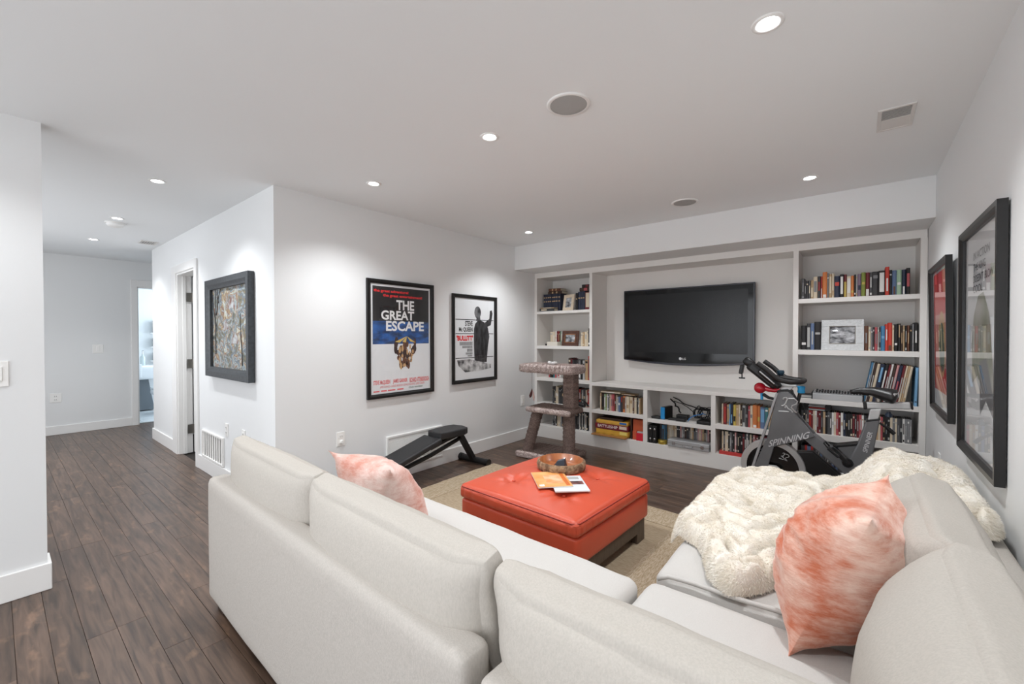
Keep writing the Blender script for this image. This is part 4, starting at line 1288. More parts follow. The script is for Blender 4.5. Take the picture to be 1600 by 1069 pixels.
def painting_mat():
    m = bpy.data.materials.new('painting')
    m.use_nodes = True
    nt = m.node_tree
    b = nt.nodes['Principled BSDF']
    N, L = nt.nodes.new, nt.links.new
    tc = N('ShaderNodeTexCoord')
    n0 = N('ShaderNodeTexNoise')
    n0.inputs['Scale'].default_value = 3.0
    n0.inputs['Detail'].default_value = 3
    L(tc.outputs['Object'], n0.inputs['Vector'])
    mx = N('ShaderNodeMixRGB')
    mx.blend_type = 'ADD'
    mx.inputs[0].default_value = 0.5
    L(tc.outputs['Object'], mx.inputs[1])
    L(n0.outputs['Color'], mx.inputs[2])
    n1 = N('ShaderNodeTexNoise')
    n1.inputs['Scale'].default_value = 7
    n1.inputs['Detail'].default_value = 5
    n1.inputs['Distortion'].default_value = 1.8
    L(mx.outputs[0], n1.inputs['Vector'])
    r_ = N('ShaderNodeValToRGB')
    cr_ = r_.color_ramp
    cols = [(0.28, (38, 50, 62)), (0.36, (84, 92, 84)), (0.42, (132, 118, 86)), (0.47, (92, 108, 124)), (0.52, (168, 178, 176)), (0.57, (120, 78, 62)), (0.62, (176, 160, 122)), (0.68, (196, 204, 206)), (0.76, (92, 112, 84))]
    while len(cr_.elements) < len(cols):
        cr_.elements.new(0.5)
    for e, (p, c) in zip(cr_.elements, cols):
        e.position = p
        e.color = lin(c)
    L(n1.outputs[0], r_.inputs[0])
    L(r_.outputs[0], b.inputs['Base Color'])
    b.inputs['Roughness'].default_value = 0.55
    bp = N('ShaderNodeBump')
    bp.inputs['Strength'].default_value = 0.3
    L(n1.outputs[0], bp.inputs['Height'])
    L(bp.outputs[0], b.inputs['Normal'])
    return m


t, pr, M = wall_frame('framed_painting', 'colourful landscape painting in a wide dark grey frame on the hall wall', 'painting', (-4.682, YH, 0.945), (1, 0, 0), (0, -1, 0), 1.045, 0.868, 0.085, 0.045, mat('grey_frame', (64, 68, 72), 0.45, noise_scale=40, noise_amt=0.35, stretch=(1, 1, 1)), painting_mat(), gap=0.006, with_glass=False)
mb = MB()
trk = random.Random(3)
for (a, b_, c, d) in ((0.16, 0.20, 0.18, 0.78), (0.18, 0.55, 0.30, 0.78), (0.17, 0.45, 0.08 + 0.02, 0.74), (0.24, 0.66, 0.22, 0.78), (0.80, 0.12, 0.78, 0.55)):
    MB().tube([M(a + (c - a) * s + 0.012 * math.sin(5 * s + a * 9), b_ + (d - b_) * s, 0.006) for s in [i / 6 for i in range(7)]], [0.006 - 0.0006 * i for i in range(7)], 5).build('painted_branch', mat('branch_paint', (48, 44, 42), 0.6), pr)
for (a, b_, s_) in ((0.56, 0.60, 0.09), (0.42, 0.42, 0.07), (0.64, 0.30, 0.08)):
    mb = MB()
    poly(mb, M, [(a - s_, b_), (a + s_, b_), (a + s_ * 0.9, b_ + s_ * 0.5), (a + s_ * 0.1, b_ + s_ * 1.3), (a - s_ * 0.9, b_ + s_ * 0.5)], 0.0056)
    mb.build('painted_roof', mat('roof_paint', (122, 84, 72), 0.6, noise_scale=20, rgb2=(190, 196, 198)), pr)

# framed prints on the right wall
PINKP = mat('pink_print', (206, 140, 134), 0.55, noise_scale=3, noise_amt=0.06)
t, pr, M = wall_frame('framed_print', 'smaller black-framed red print on the right wall nearer the bookcase', 'print', (XR, 3.962, 0.835), (0, -1, 0), (-1, 0, 0), 0.735, 0.905, 0.030, 0.028, BLKF, PAPER, gap=0.004, lean=0.016)
mb = MB(); rect(mb, M, 0.05, 0.69, 0.13, 0.86, 0.0054); mb.build('red_field', mat('ink_redfield', (190, 42, 40), 0.6), pr)
mb = MB(); rect(mb, M, 0.10, 0.64, 0.28, 0.60, 0.0056); mb.build('pink_field', PINKP, pr)
mb = MB(); poly(mb, M, [(0.37 + 0.14 * math.cos(a), 0.42 + 0.20 * math.sin(a)) for a in [2 * PI * q / 24 for q in range(24)]], 0.0059); mb.build('tan_oval', INK['tan'], pr)
mb = MB(); poly(mb, M, [(0.37 + 0.10 * math.cos(a), 0.40 + 0.15 * math.sin(a)) for a in [2 * PI * q / 24 for q in range(24)]], 0.0062); mb.build('green_oval', INK['green'], pr)
t, pr, M = wall_frame('framed_print', 'larger black-framed white print with grey text on the right wall', 'print', (XR, 2.955, 0.777), (0, -1, 0), (-1, 0, 0), 0.735, 1.008, 0.034, 0.028, BLKF, mat('pale_print', (214, 216, 218), 0.55), gap=0.004, lean=0.002)
for i, (s, u_, v_) in enumerate((('IN ACTION', 0.50, 0.895), ('THE KING', 0.43, 0.845), ("DOESN'T BLOW", 0.56, 0.795), ('COOL', 0.38, 0.750))):
    ptext(pr, M, s, 0.20, u_, v_ - 0.034, v_, 0.0058, 'grey', 0.01)
mb = MB()
poly(mb, M, [(0.18, 0.50), (0.22, 0.62), (0.30, 0.70), (0.40, 0.71), (0.50, 0.62), (0.56, 0.44), (0.60, 0.30), (0.50, 0.34), (0.40, 0.28), (0.30, 0.36), (0.20, 0.32)], 0.0056)
mb.build('grey_shape', mat('ink_wash', (168, 166, 160), 0.6, noise_scale=8, rgb2=(120, 128, 104)), pr)
mb = MB()
poly(mb, M, [(0.34, 0.42), (0.46, 0.44), (0.56, 0.32), (0.66, 0.24), (0.60, 0.21), (0.46, 0.27), (0.36, 0.20)], 0.0060)
mb.build('dark_shape', INK['grey'], pr)

# ------------------------------------------------------------------ rug
rug_m = mat('rug_beige', (198, 180, 154), 0.98, spec=0.1, noise_scale=36, rgb2=(176, 156, 130), bump=0.6, bump_scale=160, stretch=(1, 7, 1))
rug_b = mat('rug_border', (214, 198, 174), 0.98, spec=0.1, noise_scale=36, rgb2=(178, 156, 126), bump=0.7, bump_scale=160, stretch=(7, 1, 1))
t = thing('area_rug', 'beige woven rug with raised paler borders under the red ottoman', 'rug', (-1.7, 2.2, 0))
A, B, C_, D = (-2.868, 1.28), (-0.62, 1.20), (-0.60, 3.128), (-2.868, 3.215)
rr = random.Random(4)


def wav(P, Q, n, amp):
    P, Q = Vector(P), Vector(Q)
    nrm = Vector((-(Q - P).y, (Q - P).x)).normalized()
    return [tuple(P.lerp(Q, i / n) + nrm * amp * rr.uniform(-1, 1)) for i in range(n)]


MB().prism(wav(A, B, 10, 0.004) + wav(B, C_, 10, 0.004) + wav(C_, D, 40, 0.007) + wav(D, A, 40, 0.006), 'z', 0.0005, 0.010).build('field', rug_m, t)
MB().prism([(-0.99, 1.22), (-0.63, 1.21), (-0.61, 3.118), (-0.95, 3.13)], 'z', 0.010, 0.014).build('side_border', rug_b, t)
MB().prism([(-2.86, 2.965), (-0.95, 2.885), (-0.95, 3.13), (-2.86, 3.205)], 'z', 0.010, 0.013).build('end_border', rug_b, t)
MB().prism([(-2.86, 1.29), (-2.62, 1.29), (-2.62, 2.955), (-2.86, 2.965)], 'z', 0.010, 0.0125).build('side_border', rug_b, t)

# ------------------------------------------------------------------ sofa
def wrinkle(seed, amp, fr=4.0):
    off = Vector((seed * 3.7, seed * 1.3, seed))

    def fn(p, u):
        q = p * fr + off
        n_ = noise.noise(q) + 0.5 * noise.noise(q * 2.3) + 0.35 * noise.noise(q * 5)
        d = Vector(u)
        return p + d.normalized() * amp * n_
    return fn


ZS = 0.425
ang = R(-1.3)
sofa = thing('sofa_section', 'long pale linen sofa section with its back towards the hall', 'sofa', (-1.52, 1.0, 0))
MB().soft((-1.52, 0.672, 0.345), (1.785, 0.098, 0.58), 0.026, (0.0, 0.006, 0.004), (0, 0, ang), 14, wrinkle(1, 0.003, 3)).build('backrest', FAB, sofa, smooth=180)
MB().soft((-1.515, 1.10, 0.165), (1.77, 0.78, 0.20), 0.02, (0, 0.004, 0), (0, 0, ang), 8).build('base', FAB, sofa, smooth=180)
MB().soft((-1.51, 1.12, ZS - 0.085), (1.79, 0.78, 0.175), 0.045, (0.0, 0.012, 0.016), (0, 0, ang), 22, wrinkle(2, 0.006, 5)).build('seat_cushion', SEATM, sofa, smooth=180)
for x, y in ((-2.33, 0.70), (-2.33, 1.42), (-0.72, 0.68), (-0.72, 1.40)):
    MB().box(x - 0.04, x + 0.04, y - 0.03, y + 0.03, 0.0145 if y > 1 else 0.0, 0.068).build('leg', DARKW, sofa, bevel=0.003)
corner = thing('sofa_corner', 'pale linen corner sofa section in front of the camera', 'sofa', (-0.1, 1.0, 0))
MB().soft((-0.098, 0.655, 0.34), (0.985, 0.105, 0.57), 0.026, (0.0, 0.006, 0.004), (0, 0, 0), 12, wrinkle(5, 0.003, 3)).build('backrest', FAB, corner, smooth=180)
MB().soft((0.325, 1.125, 0.34), (0.125, 0.83, 0.57), 0.026, (0.004, 0.0, 0.004), (0, 0, 0), 12).build('side_backrest', FAB, corner, smooth=180)
MB().soft((-0.165, 1.11, 0.165), (0.84, 0.80, 0.20), 0.02).build('base', FAB, corner, smooth=180)
MB().soft((-0.165, 1.12, ZS - 0.085), (0.845, 0.80, 0.175), 0.045, (0.01, 0.01, 0.018), (0, 0, 0), 18, wrinkle(6, 0.004, 4)).build('seat_cushion', SEATM, corner, smooth=180)
for x, y in ((-0.50, 0.68), (-0.50, 1.46), (0.33, 0.70), (0.33, 1.46)):
    MB().box(x - 0.04, x + 0.04, y - 0.03, y + 0.03, 0.0, 0.068).build('leg', DARKW, corner, bevel=0.003)

right = thing('sofa_section', 'pale linen sofa section along the right wall under the fur blanket', 'sofa', (-0.1, 2.3, 0))
MB().soft((0.325, 2.27, 0.34), (0.125, 1.44, 0.57), 0.026, (0.004, 0.0, 0.004), (0, 0, 0), 12).build('backrest', FAB, right, smooth=180)
MB().soft((-0.165, 2.27, 0.165), (0.84, 1.43, 0.20), 0.02).build('base', FAB, right, smooth=180)
MB().soft((-0.165, 2.275, ZS - 0.085), (0.85, 1.44, 0.175), 0.045, (0.01, 0.01, 0.016), (0, 0, 0), 20, wrinkle(7, 0.004, 4)).build('seat_cushion', SEATM, right, smooth=180)
MB().tube([(-0.57, 1.553, ZS - 0.018)] + [(-0.53 + 0.75 * i / 16, 1.553 + 0.004 * math.sin(i), ZS + 0.004 + 0.012 * math.sin(PI * i / 16)) for i in range(17)], 0.008, 8).build('piping', SEATM, right, smooth=180)
for x, y in ((-0.50, 1.64), (-0.50, 2.92), (0.33, 1.64), (0.33, 2.92)):
    MB().box(x - 0.04, x + 0.04, y - 0.03, y + 0.03, 0.0, 0.068).build('leg', DARKW, right, bevel=0.003)


# loose cushions
def pillow(c, ex, ey, ez, w_, h_, th, seed, amp=0.006, pinch=0.10, edge=0.0, n=26, fold=0.0, corner_pull=0.03):
    """square stuffed cushion; ex, ey: directions of width and height, ez: face normal"""
    ex, ez = Vector(ex).normalized(), Vector(ez).normalized()
    ey = ez.cross(ex).normalized()
    ez = ex.cross(ey).normalized()
    c = Vector(c)
    off = Vector((seed * 2.1, seed * 0.7, seed * 1.9))
    vs, fs, idx = [], [], {}
    for side in (1, -1):
        for i in range(n + 1):
            for j in range(n + 1):
                u, v = math.sin((-1 + 2 * i / n) * PI / 2), math.sin((-1 + 2 * j / n) * PI / 2)
                rim = (i in (0, n) or j in (0, n))
                if rim and edge == 0 and side == -1:
                    idx[(side, i, j)] = idx[(1, i, j)]
                    continue
                a = max(0.0, 1 - abs(u) ** 2.4) ** 0.72 * max(0.0, 1 - abs(v) ** 2.4) ** 0.72
                # sides drawn in between the corners
                uu = u * (1 - pinch * (1 - v * v) ** 1.0 * abs(u) ** 3) * (1 + corner_pull * (abs(u * v)) ** 3)
                vv = v * (1 - pinch * (1 - u * u) ** 1.0 * abs(v) ** 3) * (1 + corner_pull * (abs(u * v)) ** 3)
                z = side * (edge + th / 2 * a)
                p = Vector((uu * w_ / 2, vv * h_ / 2, 0))
                q = (p + Vector((0, 0, side * 0.3))) * 7 + off
                wr = noise.noise(q) + 0.6 * noise.noise(q * 2.1)
                if fold:
                    ra = math.atan2(v, u)
                    wr += fold * math.sin(ra * 9 + 3 * noise.noise(q * 0.5)) * (abs(u) ** 2 + abs(v) ** 2) * 0.6
                if fold:
                    wr += 0.9 * noise.noise(Vector((u * 2.2 + seed, v * 8.0 + 1.2 * noise.noise(Vector((u * 3, v * 3, seed))), side * 2.0))) + 0.45 * noise.noise(Vector((u * 4 + seed, v * 17, side * 3.0)))
                z += side * amp * wr * (a ** 0.6)
                idx[(side, i, j)] = len(vs)
                vs.append(c + ex * p.x + ey * p.y + ez * z)
        for i in range(n):
            for j in range(n):
                q = [idx[(side, i, j)], idx[(side, i + 1, j)], idx[(side, i + 1, j + 1)], idx[(side, i, j + 1)]]
                fs.append(q if side > 0 else q[::-1])
    if edge:
        ring = [(i, 0) for i in range(n)] + [(n, j) for j in range(n)] + [(i, n) for i in range(n, 0, -1)] + [(0, j) for j in range(n, 0, -1)]
        for k in range(len(ring)):
            a, b_ = ring[k], ring[(k + 1) % len(ring)]
            fs.append([idx[(1, *b_)], idx[(1, *a)], idx[(-1, *a)], idx[(-1, *b_)]][::-1])
    mb = MB()
    mb.add(vs, fs)
    return mb


def cushion(label, c, rx, rz, w_, h_, th, seed, amp=0.006):
    """puffy box cushion: width along local x, leaning back by rx degrees"""
    off = Vector((seed * 3.1, seed, seed * 0.7))

    def fn(p, u):
        q = p * 5 + off
        n_ = noise.noise(q) + 0.5 * noise.noise(q * 2.2) + 0.3 * noise.noise(q * 5.5)
        d = Vector((u[0] * 0.4, u[1], u[2] * 0.6))
        k = max(0.0, abs(u[0]) - 0.80) / 0.20
        tz = max(0.0, abs(u[2]) - 0.25) / 0.75
        p = p + d.normalized() * amp * n_
        # slimmer towards seams, corners pulled out into soft ears
        p.y *= (1 - 0.35 * k) * (1 - 0.42 * tz ** 1.5)
        ear = k * max(0, abs(u[2]) - 0.6) / 0.4
        p.x += (0.016 if u[0] > 0 else -0.016) * ear
        p.z += (0.020 if u[2] > 0 else -0.0) * ear
        return p
    mb_ = MB().soft(c, (w_, th, h_), min(th * 0.30, 0.05), (0.006, 0.040, 0.002), (R(rx), 0, R(rz)), 24, fn)
    o_ = mb_.build('back_cushion', FABS, origin=c, smooth=180)
    return tag(o_, label, 'cushion', 'loose sofa back cushions')


def tilt_y(a, rz=0.0):
    """normal of a cushion facing +y leaning back by a degrees"""
    n_ = Vector((0, math.cos(R(a)), math.sin(R(a))))
    return Matrix.Rotation(R(rz), 3, 'Z') @ n_


cushion('linen back cushion at the far left end of the sofa nearest the hall', (-1.93, 0.800, 0.612), 14, -1.5, 0.86, 0.40, 0.165, 3)
cushion('long linen back cushion in the middle of the left sofa section', (-1.085, 0.778, 0.602), 13, -1.5, 0.87, 0.40, 0.185, 4)
cushion('linen back cushion at the bottom of the picture in the sofa corner', (-0.22, 0.775, 0.595), 13, 0, 0.82, 0.38, 0.185, 6)
cushion('linen back cushion at the lower right corner against the wall', (0.150, 1.06, 0.625), 14, 90, 0.64, 0.42, 0.22, 8)
cushion('linen back cushion half covered by fur blanket on the right', (0.150, 1.76, 0.610), 16, 90, 0.70, 0.40, 0.24, 9)
cushion('linen back cushion hidden under the fur blanket at the far end', (0.175, 2.50, 0.530), 14, 90, 0.70, 0.24, 0.15, 10)


def velvet(name, light, dark, sc, warp):
    m = bpy.data.materials.new(name)
    m.use_nodes = True
    nt = m.node_tree
    b = nt.nodes['Principled BSDF']
    N, L = nt.nodes.new, nt.links.new
    tc = N('ShaderNodeTexCoord')
    mp = N('ShaderNodeMapping')
    mp.inputs['Scale'].default_value = warp
    L(tc.outputs['Object'], mp.inputs[0])
    n0 = N('ShaderNodeTexNoise')
    n0.inputs['Scale'].default_value = sc
    n0.inputs['Detail'].default_value = 3
    L(tc.outputs['Object'], n0.inputs['Vector'])
    n1 = N('ShaderNodeTexNoise')
    n1.inputs['Scale'].default_value = sc * 7
    n1.inputs['Detail'].default_value = 6
    n1.inputs['Roughness'].default_value = 0.7
    L(mp.outputs[0], n1.inputs['Vector'])
    mx = N('ShaderNodeMixRGB')
    mx.inputs[0].default_value = 0.40
    L(n0.outputs[0], mx.inputs[1])
    L(n1.outputs[0], mx.inputs[2])
    r_ = N('ShaderNodeValToRGB')
    e = r_.color_ramp.elements
    e[0].position, e[0].color = 0.40, lin(dark)
    e[1].position, e[1].color = 0.60, lin(light)
    L(mx.outputs[0], r_.inputs[0])
    L(r_.outputs[0], b.inputs['Base Color'])
    b.inputs['Roughness'].default_value = 0.7
    b.inputs['Specular IOR Level'].default_value = 0.2
    b.inputs['Sheen Weight'].default_value = 1.0
    b.inputs['Sheen Roughness'].default_value = 0.3
    b.inputs['Sheen Tint'].default_value = lin(255, 232, 224)
    bp = N('ShaderNodeBump')
    bp.inputs['Strength'].default_value = 0.45
    bp.inputs['Distance'].default_value = 0.008
    L(n1.outputs[0], bp.inputs['Height'])
    L(bp.outputs[0], b.inputs['Normal'])
    return m


# crushed velvet pillows
F_, T_, B_ = Vector((0.024, 1.45, 0.825)), Vector((0.070, 1.86, 0.832)), Vector((-0.135, 1.28, 0.475))
K_ = B_ + (T_ - F_)
cc = (F_ + T_ + B_ + K_) / 4
ex = (T_ - F_)
eh = (F_ - B_)
nn = eh.cross(ex).normalized()
if nn.x > 0:
    nn = -nn
o = pillow(cc, ex, None, nn, ex.length * 1.10, eh.length * 1.10, 0.30, 21, 0.014, 0.11, 0.0, 56, fold=0.9, corner_pull=0.02).build('velvet_pillow', velvet('velvet_salmon', (242, 208, 192), (204, 116, 86), 5.0, (0.5, 0.5, 1.6)), origin=tuple(cc), smooth=180)
tag(o, 'large salmon crushed velvet pillow on the right sofa section', 'pillow', 'crushed velvet pillows')
TL, TR, BR = Vector((-1.775, 0.94, 0.790)), Vector((-1.375, 0.95, 0.79)), Vector((-1.39, 1.17, 0.478))
BL = BR + (TL - TR)
cc = (TL + TR + BR + BL) / 4
ex = TR - TL
eh = TR - BR
nn = ex.cross(eh).normalized()
if nn.y < 0:
    nn = -nn
o = pillow(cc, ex, None, nn, ex.length * 1.06, eh.length * 1.06, 0.24, 33, 0.012, 0.17, 0.0, 48, fold=0.9, corner_pull=0.06).build('velvet_pillow', velvet('velvet_blush', (238, 214, 206), (206, 144, 128), 5.0, (0.6, 0.6, 1.4)), origin=tuple(cc), smooth=180)
tag(o, 'pale blush crushed velvet pillow leaning on the left sofa back', 'pillow', 'crushed velvet pillows')

# ------------------------------------------------------------------ fur blanket
FUR = mat('cream_fur', (242, 237, 228), 0.95, spec=0.1, noise_scale=14, rgb2=(235, 227, 213), sheen=0.3)


def blanket():
    def sstep(a, b, x):
        t_ = max(0, min(1, (x - a) / (b - a)))
        return t_ * t_ * (3 - 2 * t_)

    def base(x, y):
        z = ZS + 0.022
        z -= 0.10 * sstep(-0.590, -0.68, x)                       # hangs over the seat front
        wy = sstep(2.02, 2.16, y) * sstep(3.05, 2.88, y)
        up = z + (0.665 - z) * sstep(-0.12, 0.14, x)               # climbs the far back cushion
        up += (0.650 - 0.665) * sstep(0.22, 0.34, x)               # and drops to the top of the back
        low_ = z + (0.655 - z) * sstep(0.22, 0.28, x)
        z = low_ + (up - low_) * wy
        z -= 0.20 * sstep(2.95, 3.08, y)
        return z
    outline = [(-0.675, 2.10), (-0.655, 1.97), (-0.60, 1.88), (-0.54, 1.84), (-0.47, 1.76), (-0.42, 1.64), (-0.37, 1.56), (-0.31, 1.55), (-0.25, 1.62), (-0.20, 1.72), (-0.10, 1.86),
               (0.0, 2.02), (0.10, 2.10), (0.20, 2.10), (0.28, 2.05), (0.34, 2.03), (0.372, 2.12), (0.376, 2.40), (0.374, 2.72), (0.33, 2.98), (0.12, 3.04), (-0.10, 3.01), (-0.30, 3.03), (-0.46, 2.98), (-0.56, 2.86),
               (-0.61, 2.70), (-0.65, 2.48), (-0.675, 2.30)]
    P_ = [Vector(p) for p in outline]
    C0 = Vector((-0.17, 2.32))
    na, nr = 300, 120
    n_ = len(P_)
    ring = []
    for k in range(na):
        f = k / na * n_
        i = int(f)
        t_ = f - i
        p0, p1, p2, p3 = P_[(i - 1) % n_], P_[i % n_], P_[(i + 1) % n_], P_[(i + 2) % n_]
        q = 0.5 * ((2 * p1) + (p2 - p0) * t_ + (2 * p0 - 5 * p1 + 4 * p2 - p3) * t_ ** 2 + (3 * p1 - p0 - 3 * p2 + p3) * t_ ** 3)
        d = (q - C0).normalized()
        q = q + d * 0.012 * noise.noise(Vector((q.x * 14, q.y * 14, 4)))
        q.x = min(q.x, 0.378)
        ring.append(q)
    vs, fs = [(0, 0, 0)], []

    def fold(x, y):
        q = Vector((x * 2.4, y * 2.4, 1.7))
        wx = noise.noise(q)
        wy = noise.noise(q + Vector((7, 3, 1)))
        a = noise.noise(Vector(((x + wx * 0.18) * 5.0, (y + wy * 0.18) * 4.0, 0.3)))
        b2 = noise.noise(Vector(((x + wy * 0.12) * 10 + 3, (y + wx * 0.12) * 10, 2.3)))
        # rounded rolls separated by narrow creases
        f = 0.052 * abs(math.sin(a * 7.5 + 0.6)) ** 0.6 + 0.014 * min(1.0, abs(b2) * 3.0) ** 0.8
        f += 0.016 * max(0, wx)
        f += 0.002 * noise.noise(Vector((x * 34, y * 34, 0)))
        return f
    for j in range(1, nr + 1):
        r_ = math.sin(j / nr * PI / 2) ** 0.9
        for k in range(na):
            p = C0.lerp(ring[k], r_)
            d = (1 - r_) * (ring[k] - C0).length
            e = math.sqrt(max(0.0, 1 - (1 - min(d / 0.05, 1)) ** 2))
            vs.append((p.x, p.y, base(p.x, p.y) + e * (0.014 + fold(p.x, p.y)) - 0.006 * (1 - e)))
    vs[0] = (C0.x, C0.y, base(*C0) + 0.022 + fold(*C0))
    for k in range(na):
        fs.append((0, 1 + k, 1 + (k + 1) % na))
    for j in range(nr - 1):
        for k in range(na):
            a = 1 + j * na + k
            b_ = 1 + j * na + (k + 1) % na
            fs.append((a, a + na, b_ + na, b_))
    o = MB().add(vs, fs).build('fur_blanket', FUR, origin=(-0.15, 2.3, ZS), smooth=180)
    tag(o, 'cream fur throw blanket crumpled over the right sofa section', 'blanket')
    # pile of short hairs
    rg = random.Random(17)
    me = o.data
    pile_v, pile_f = [], []
    polys = me.polygons
    co = [v.co for v in me.vertices]
    no = [v.normal for v in me.vertices]
    for p in polys:
        if len(p.vertices) != 4:
            continue
        v0, v1, v2, v3 = [co[i] for i in p.vertices]
        for _ in range(min(12, max(1, int(p.area * 70000 + rg.random())))):
            a, b_ = rg.random(), rg.random()
            P = v0.lerp(v1, a).lerp(v3.lerp(v2, a), b_)
            fl = Vector((noise.noise(P * 5), noise.noise(P * 5 + Vector((4, 8, 2))), -0.25))
            n_ = (no[p.vertices[0]] * 0.55 + fl * 1.1 + Vector((rg.uniform(-1, 1), rg.uniform(-1, 1), rg.uniform(-1, 0.6))) * 0.35).normalized()
            L_ = rg.uniform(0.007, 0.012)
            sd = n_.cross(Vector((rg.uniform(-1, 1), rg.uniform(-1, 1), rg.uniform(-1, 1)))).normalized() * 0.0012
            k = len(pile_v)
            pile_v += [P - sd, P + sd, P + n_ * L_ + Vector((0, 0, -0.002))]
            pile_f.append((k, k + 1, k + 2))
    m2 = bpy.data.meshes.new('fur_pile')
    m2.from_pydata([tuple(v) for v in pile_v], [], pile_f)
    m2.materials.append(FUR)
    o2 = bpy.data.objects.new('fur_pile', m2)
    COL.objects.link(o2)
    o2.parent = o
    tag(o2, kind='stuff')


blanket()

# ------------------------------------------------------------------ ottoman with tray, magazines
LEA = mat('red_leather', (208, 84, 57), 0.36, spec=0.5, noise_scale=3, noise_amt=0.10, bump=0.10, bump_scale=220)
LEAD = mat('red_leather_seam', (150, 44, 32), 0.5)
ot = thing('ottoman', 'square red leather tufted ottoman on the beige rug', 'ottoman', (-1.475, 2.245, 0.013))
ro = (0, 0, R(-2.2))
rot3 = Euler(ro).to_matrix()
OC = Vector((-1.475, 2.245, 0))


def tuft(p, u):
    if u[2] > 0.5:
        for a in (-0.19, 0.19):
            for b_ in (-0.19, 0.19):
                d = math.hypot(p.x - a, p.y - b_)
                p = p + Vector((0, 0, -0.026 * math.exp(-(d / 0.055) ** 2)))
                th = math.atan2(p.y - b_, p.x - a)
                p = p + Vector((0, 0, 0.006 * math.cos(7 * th) * math.exp(-((d - 0.07) / 0.055) ** 2)))
    elif abs(u[2]) < 0.98:
        s_ = p.x if abs(u[1]) > abs(u[0]) else p.y
        p = p + Vector((u[0], u[1], 0)) * 0.006 * noise.noise(Vector((s_ * 46, p.z * 8, u[0] * 3)))
    return p


MB().soft((OC.x, OC.y, 0.345), (0.870, 0.870, 0.090), 0.036, (0.006, 0.006, 0.036), ro, 60, tuft).build('cushion', LEA, ot, smooth=180)
MB().soft((OC.x, OC.y, 0.225), (0.845, 0.845, 0.150), 0.018, (0.004, 0.004, 0), ro, 12).build('body', LEA, ot, smooth=180)
for zz in (0.377,):
    ring = []
    hw = 0.4305
    for a in range(0, 4):
        q = [(-hw, -hw), (hw, -hw), (hw, hw), (-hw, hw)]
        p0, p1 = Vector(q[a]), Vector(q[(a + 1) % 4])
        for k in range(12):
            s_ = 0.035 + 0.93 * k / 11
            p = p0.lerp(p1, s_)
            ring.append(OC + rot3 @ Vector((p.x, p.y, zz)))
    ring.append(ring[0])
    MB().tube(ring, 0.0035, 6, cap=False).build('piping', LEAD, ot, smooth=180)
mb = MB()
hw = 0.39
for sx in (-1, 1):
    P_ = [(-hw, 0.013), (-hw + 0.10, 0.013), (-hw + 0.10, 0.075), (hw - 0.10, 0.075), (hw - 0.10, 0.013), (hw, 0.013), (hw, 0.152), (-hw, 0.152)]
    m1 = MB().prism(P_, 'x', sx * hw - 0.02, sx * hw + 0.02)
    m2_ = MB().prism(P_, 'y', sx * hw - 0.0199, sx * hw + 0.0199)
    for q in (m1, m2_):
        mb.add([OC + rot3 @ p for p in q.v], q.f)
mb.build('plinth', mat('plinth_wood', (92, 78, 66), 0.5, noise_scale=12, noise_amt=0.3, stretch=(8, 8, 1)), ot)
for a in (-0.19, 0.19):
    for b_ in (-0.19, 0.19):
        p = OC + rot3 @ Vector((a, b_, 0.3975))
        MB().ball(p, (0.011, 0.011, 0.005), 10, 6).build('button', LEA, ot, smooth=180)

BOWLW = mat('bowl_wood', (176, 106, 58), 0.35, noise_scale=9, rgb2=(148, 82, 42), stretch=(1, 5, 1), coat=0.3)
BARK = mat('bark', (104, 78, 58), 0.95, noise_scale=34, rgb2=(168, 138, 108), bump=1.0, bump_scale=70)
bw = thing('wooden_bowl', 'round wooden bowl with rough bark rim on the red ottoman', 'bowl', (-1.535, 2.40, 0.418))
bx_, by_, bz_ = -1.535, 2.40, 0.4215
MB().lathe([(0.0001, 0.012), (0.10, 0.012), (0.128, 0.022), (0.138, 0.058), (0.146, 0.060)], (bx_, by_, bz_), 48).build('inside', BOWLW, bw, smooth=180)
mb = MB()
mb.lathe([(0.146, 0.060), (0.158, 0.055), (0.162, 0.03), (0.158, 0.006), (0.150, 0.0), (0.0001, 0.0)], (bx_, by_, bz_), 72)
for p in mb.v:
    d = Vector((p.x - bx_, p.y - by_, 0))
    if d.length > 0.149:
        p += d.normalized() * 0.006 * noise.noise(Vector((p.x * 60, p.y * 60, p.z * 60)))
mb.build('bark_rim', BARK, bw, smooth=180)
mb = MB()
mb.add([(bx_ - 0.01, by_ - 0.075, bz_ + 0.0125), (bx_ + 0.05, by_ - 0.03, bz_ + 0.0125), (bx_ + 0.03, by_ + 0.03, bz_ + 0.0125), (bx_ - 0.05, by_ - 0.02, bz_ + 0.0125),
        (bx_ + 0.0, by_ - 0.05, bz_ + 0.06), (bx_ + 0.035, by_ - 0.02, bz_ + 0.068), (bx_ + 0.03, by_ + 0.005, bz_ + 0.075), (bx_ - 0.02, by_ - 0.01, bz_ + 0.055)],
       [(0, 3, 2, 1), (4, 5, 6, 7), (0, 1, 5, 4), (1, 2, 6, 5), (2, 3, 7, 6), (3, 0, 4, 7)])
tag(mb.build('dark_stone', mat('slate', (50, 58, 70), 0.4), origin=(bx_, by_, bz_ + 0.012), bevel=0.003), 'angular dark slate coloured object standing in the wooden bowl', 'ornament')


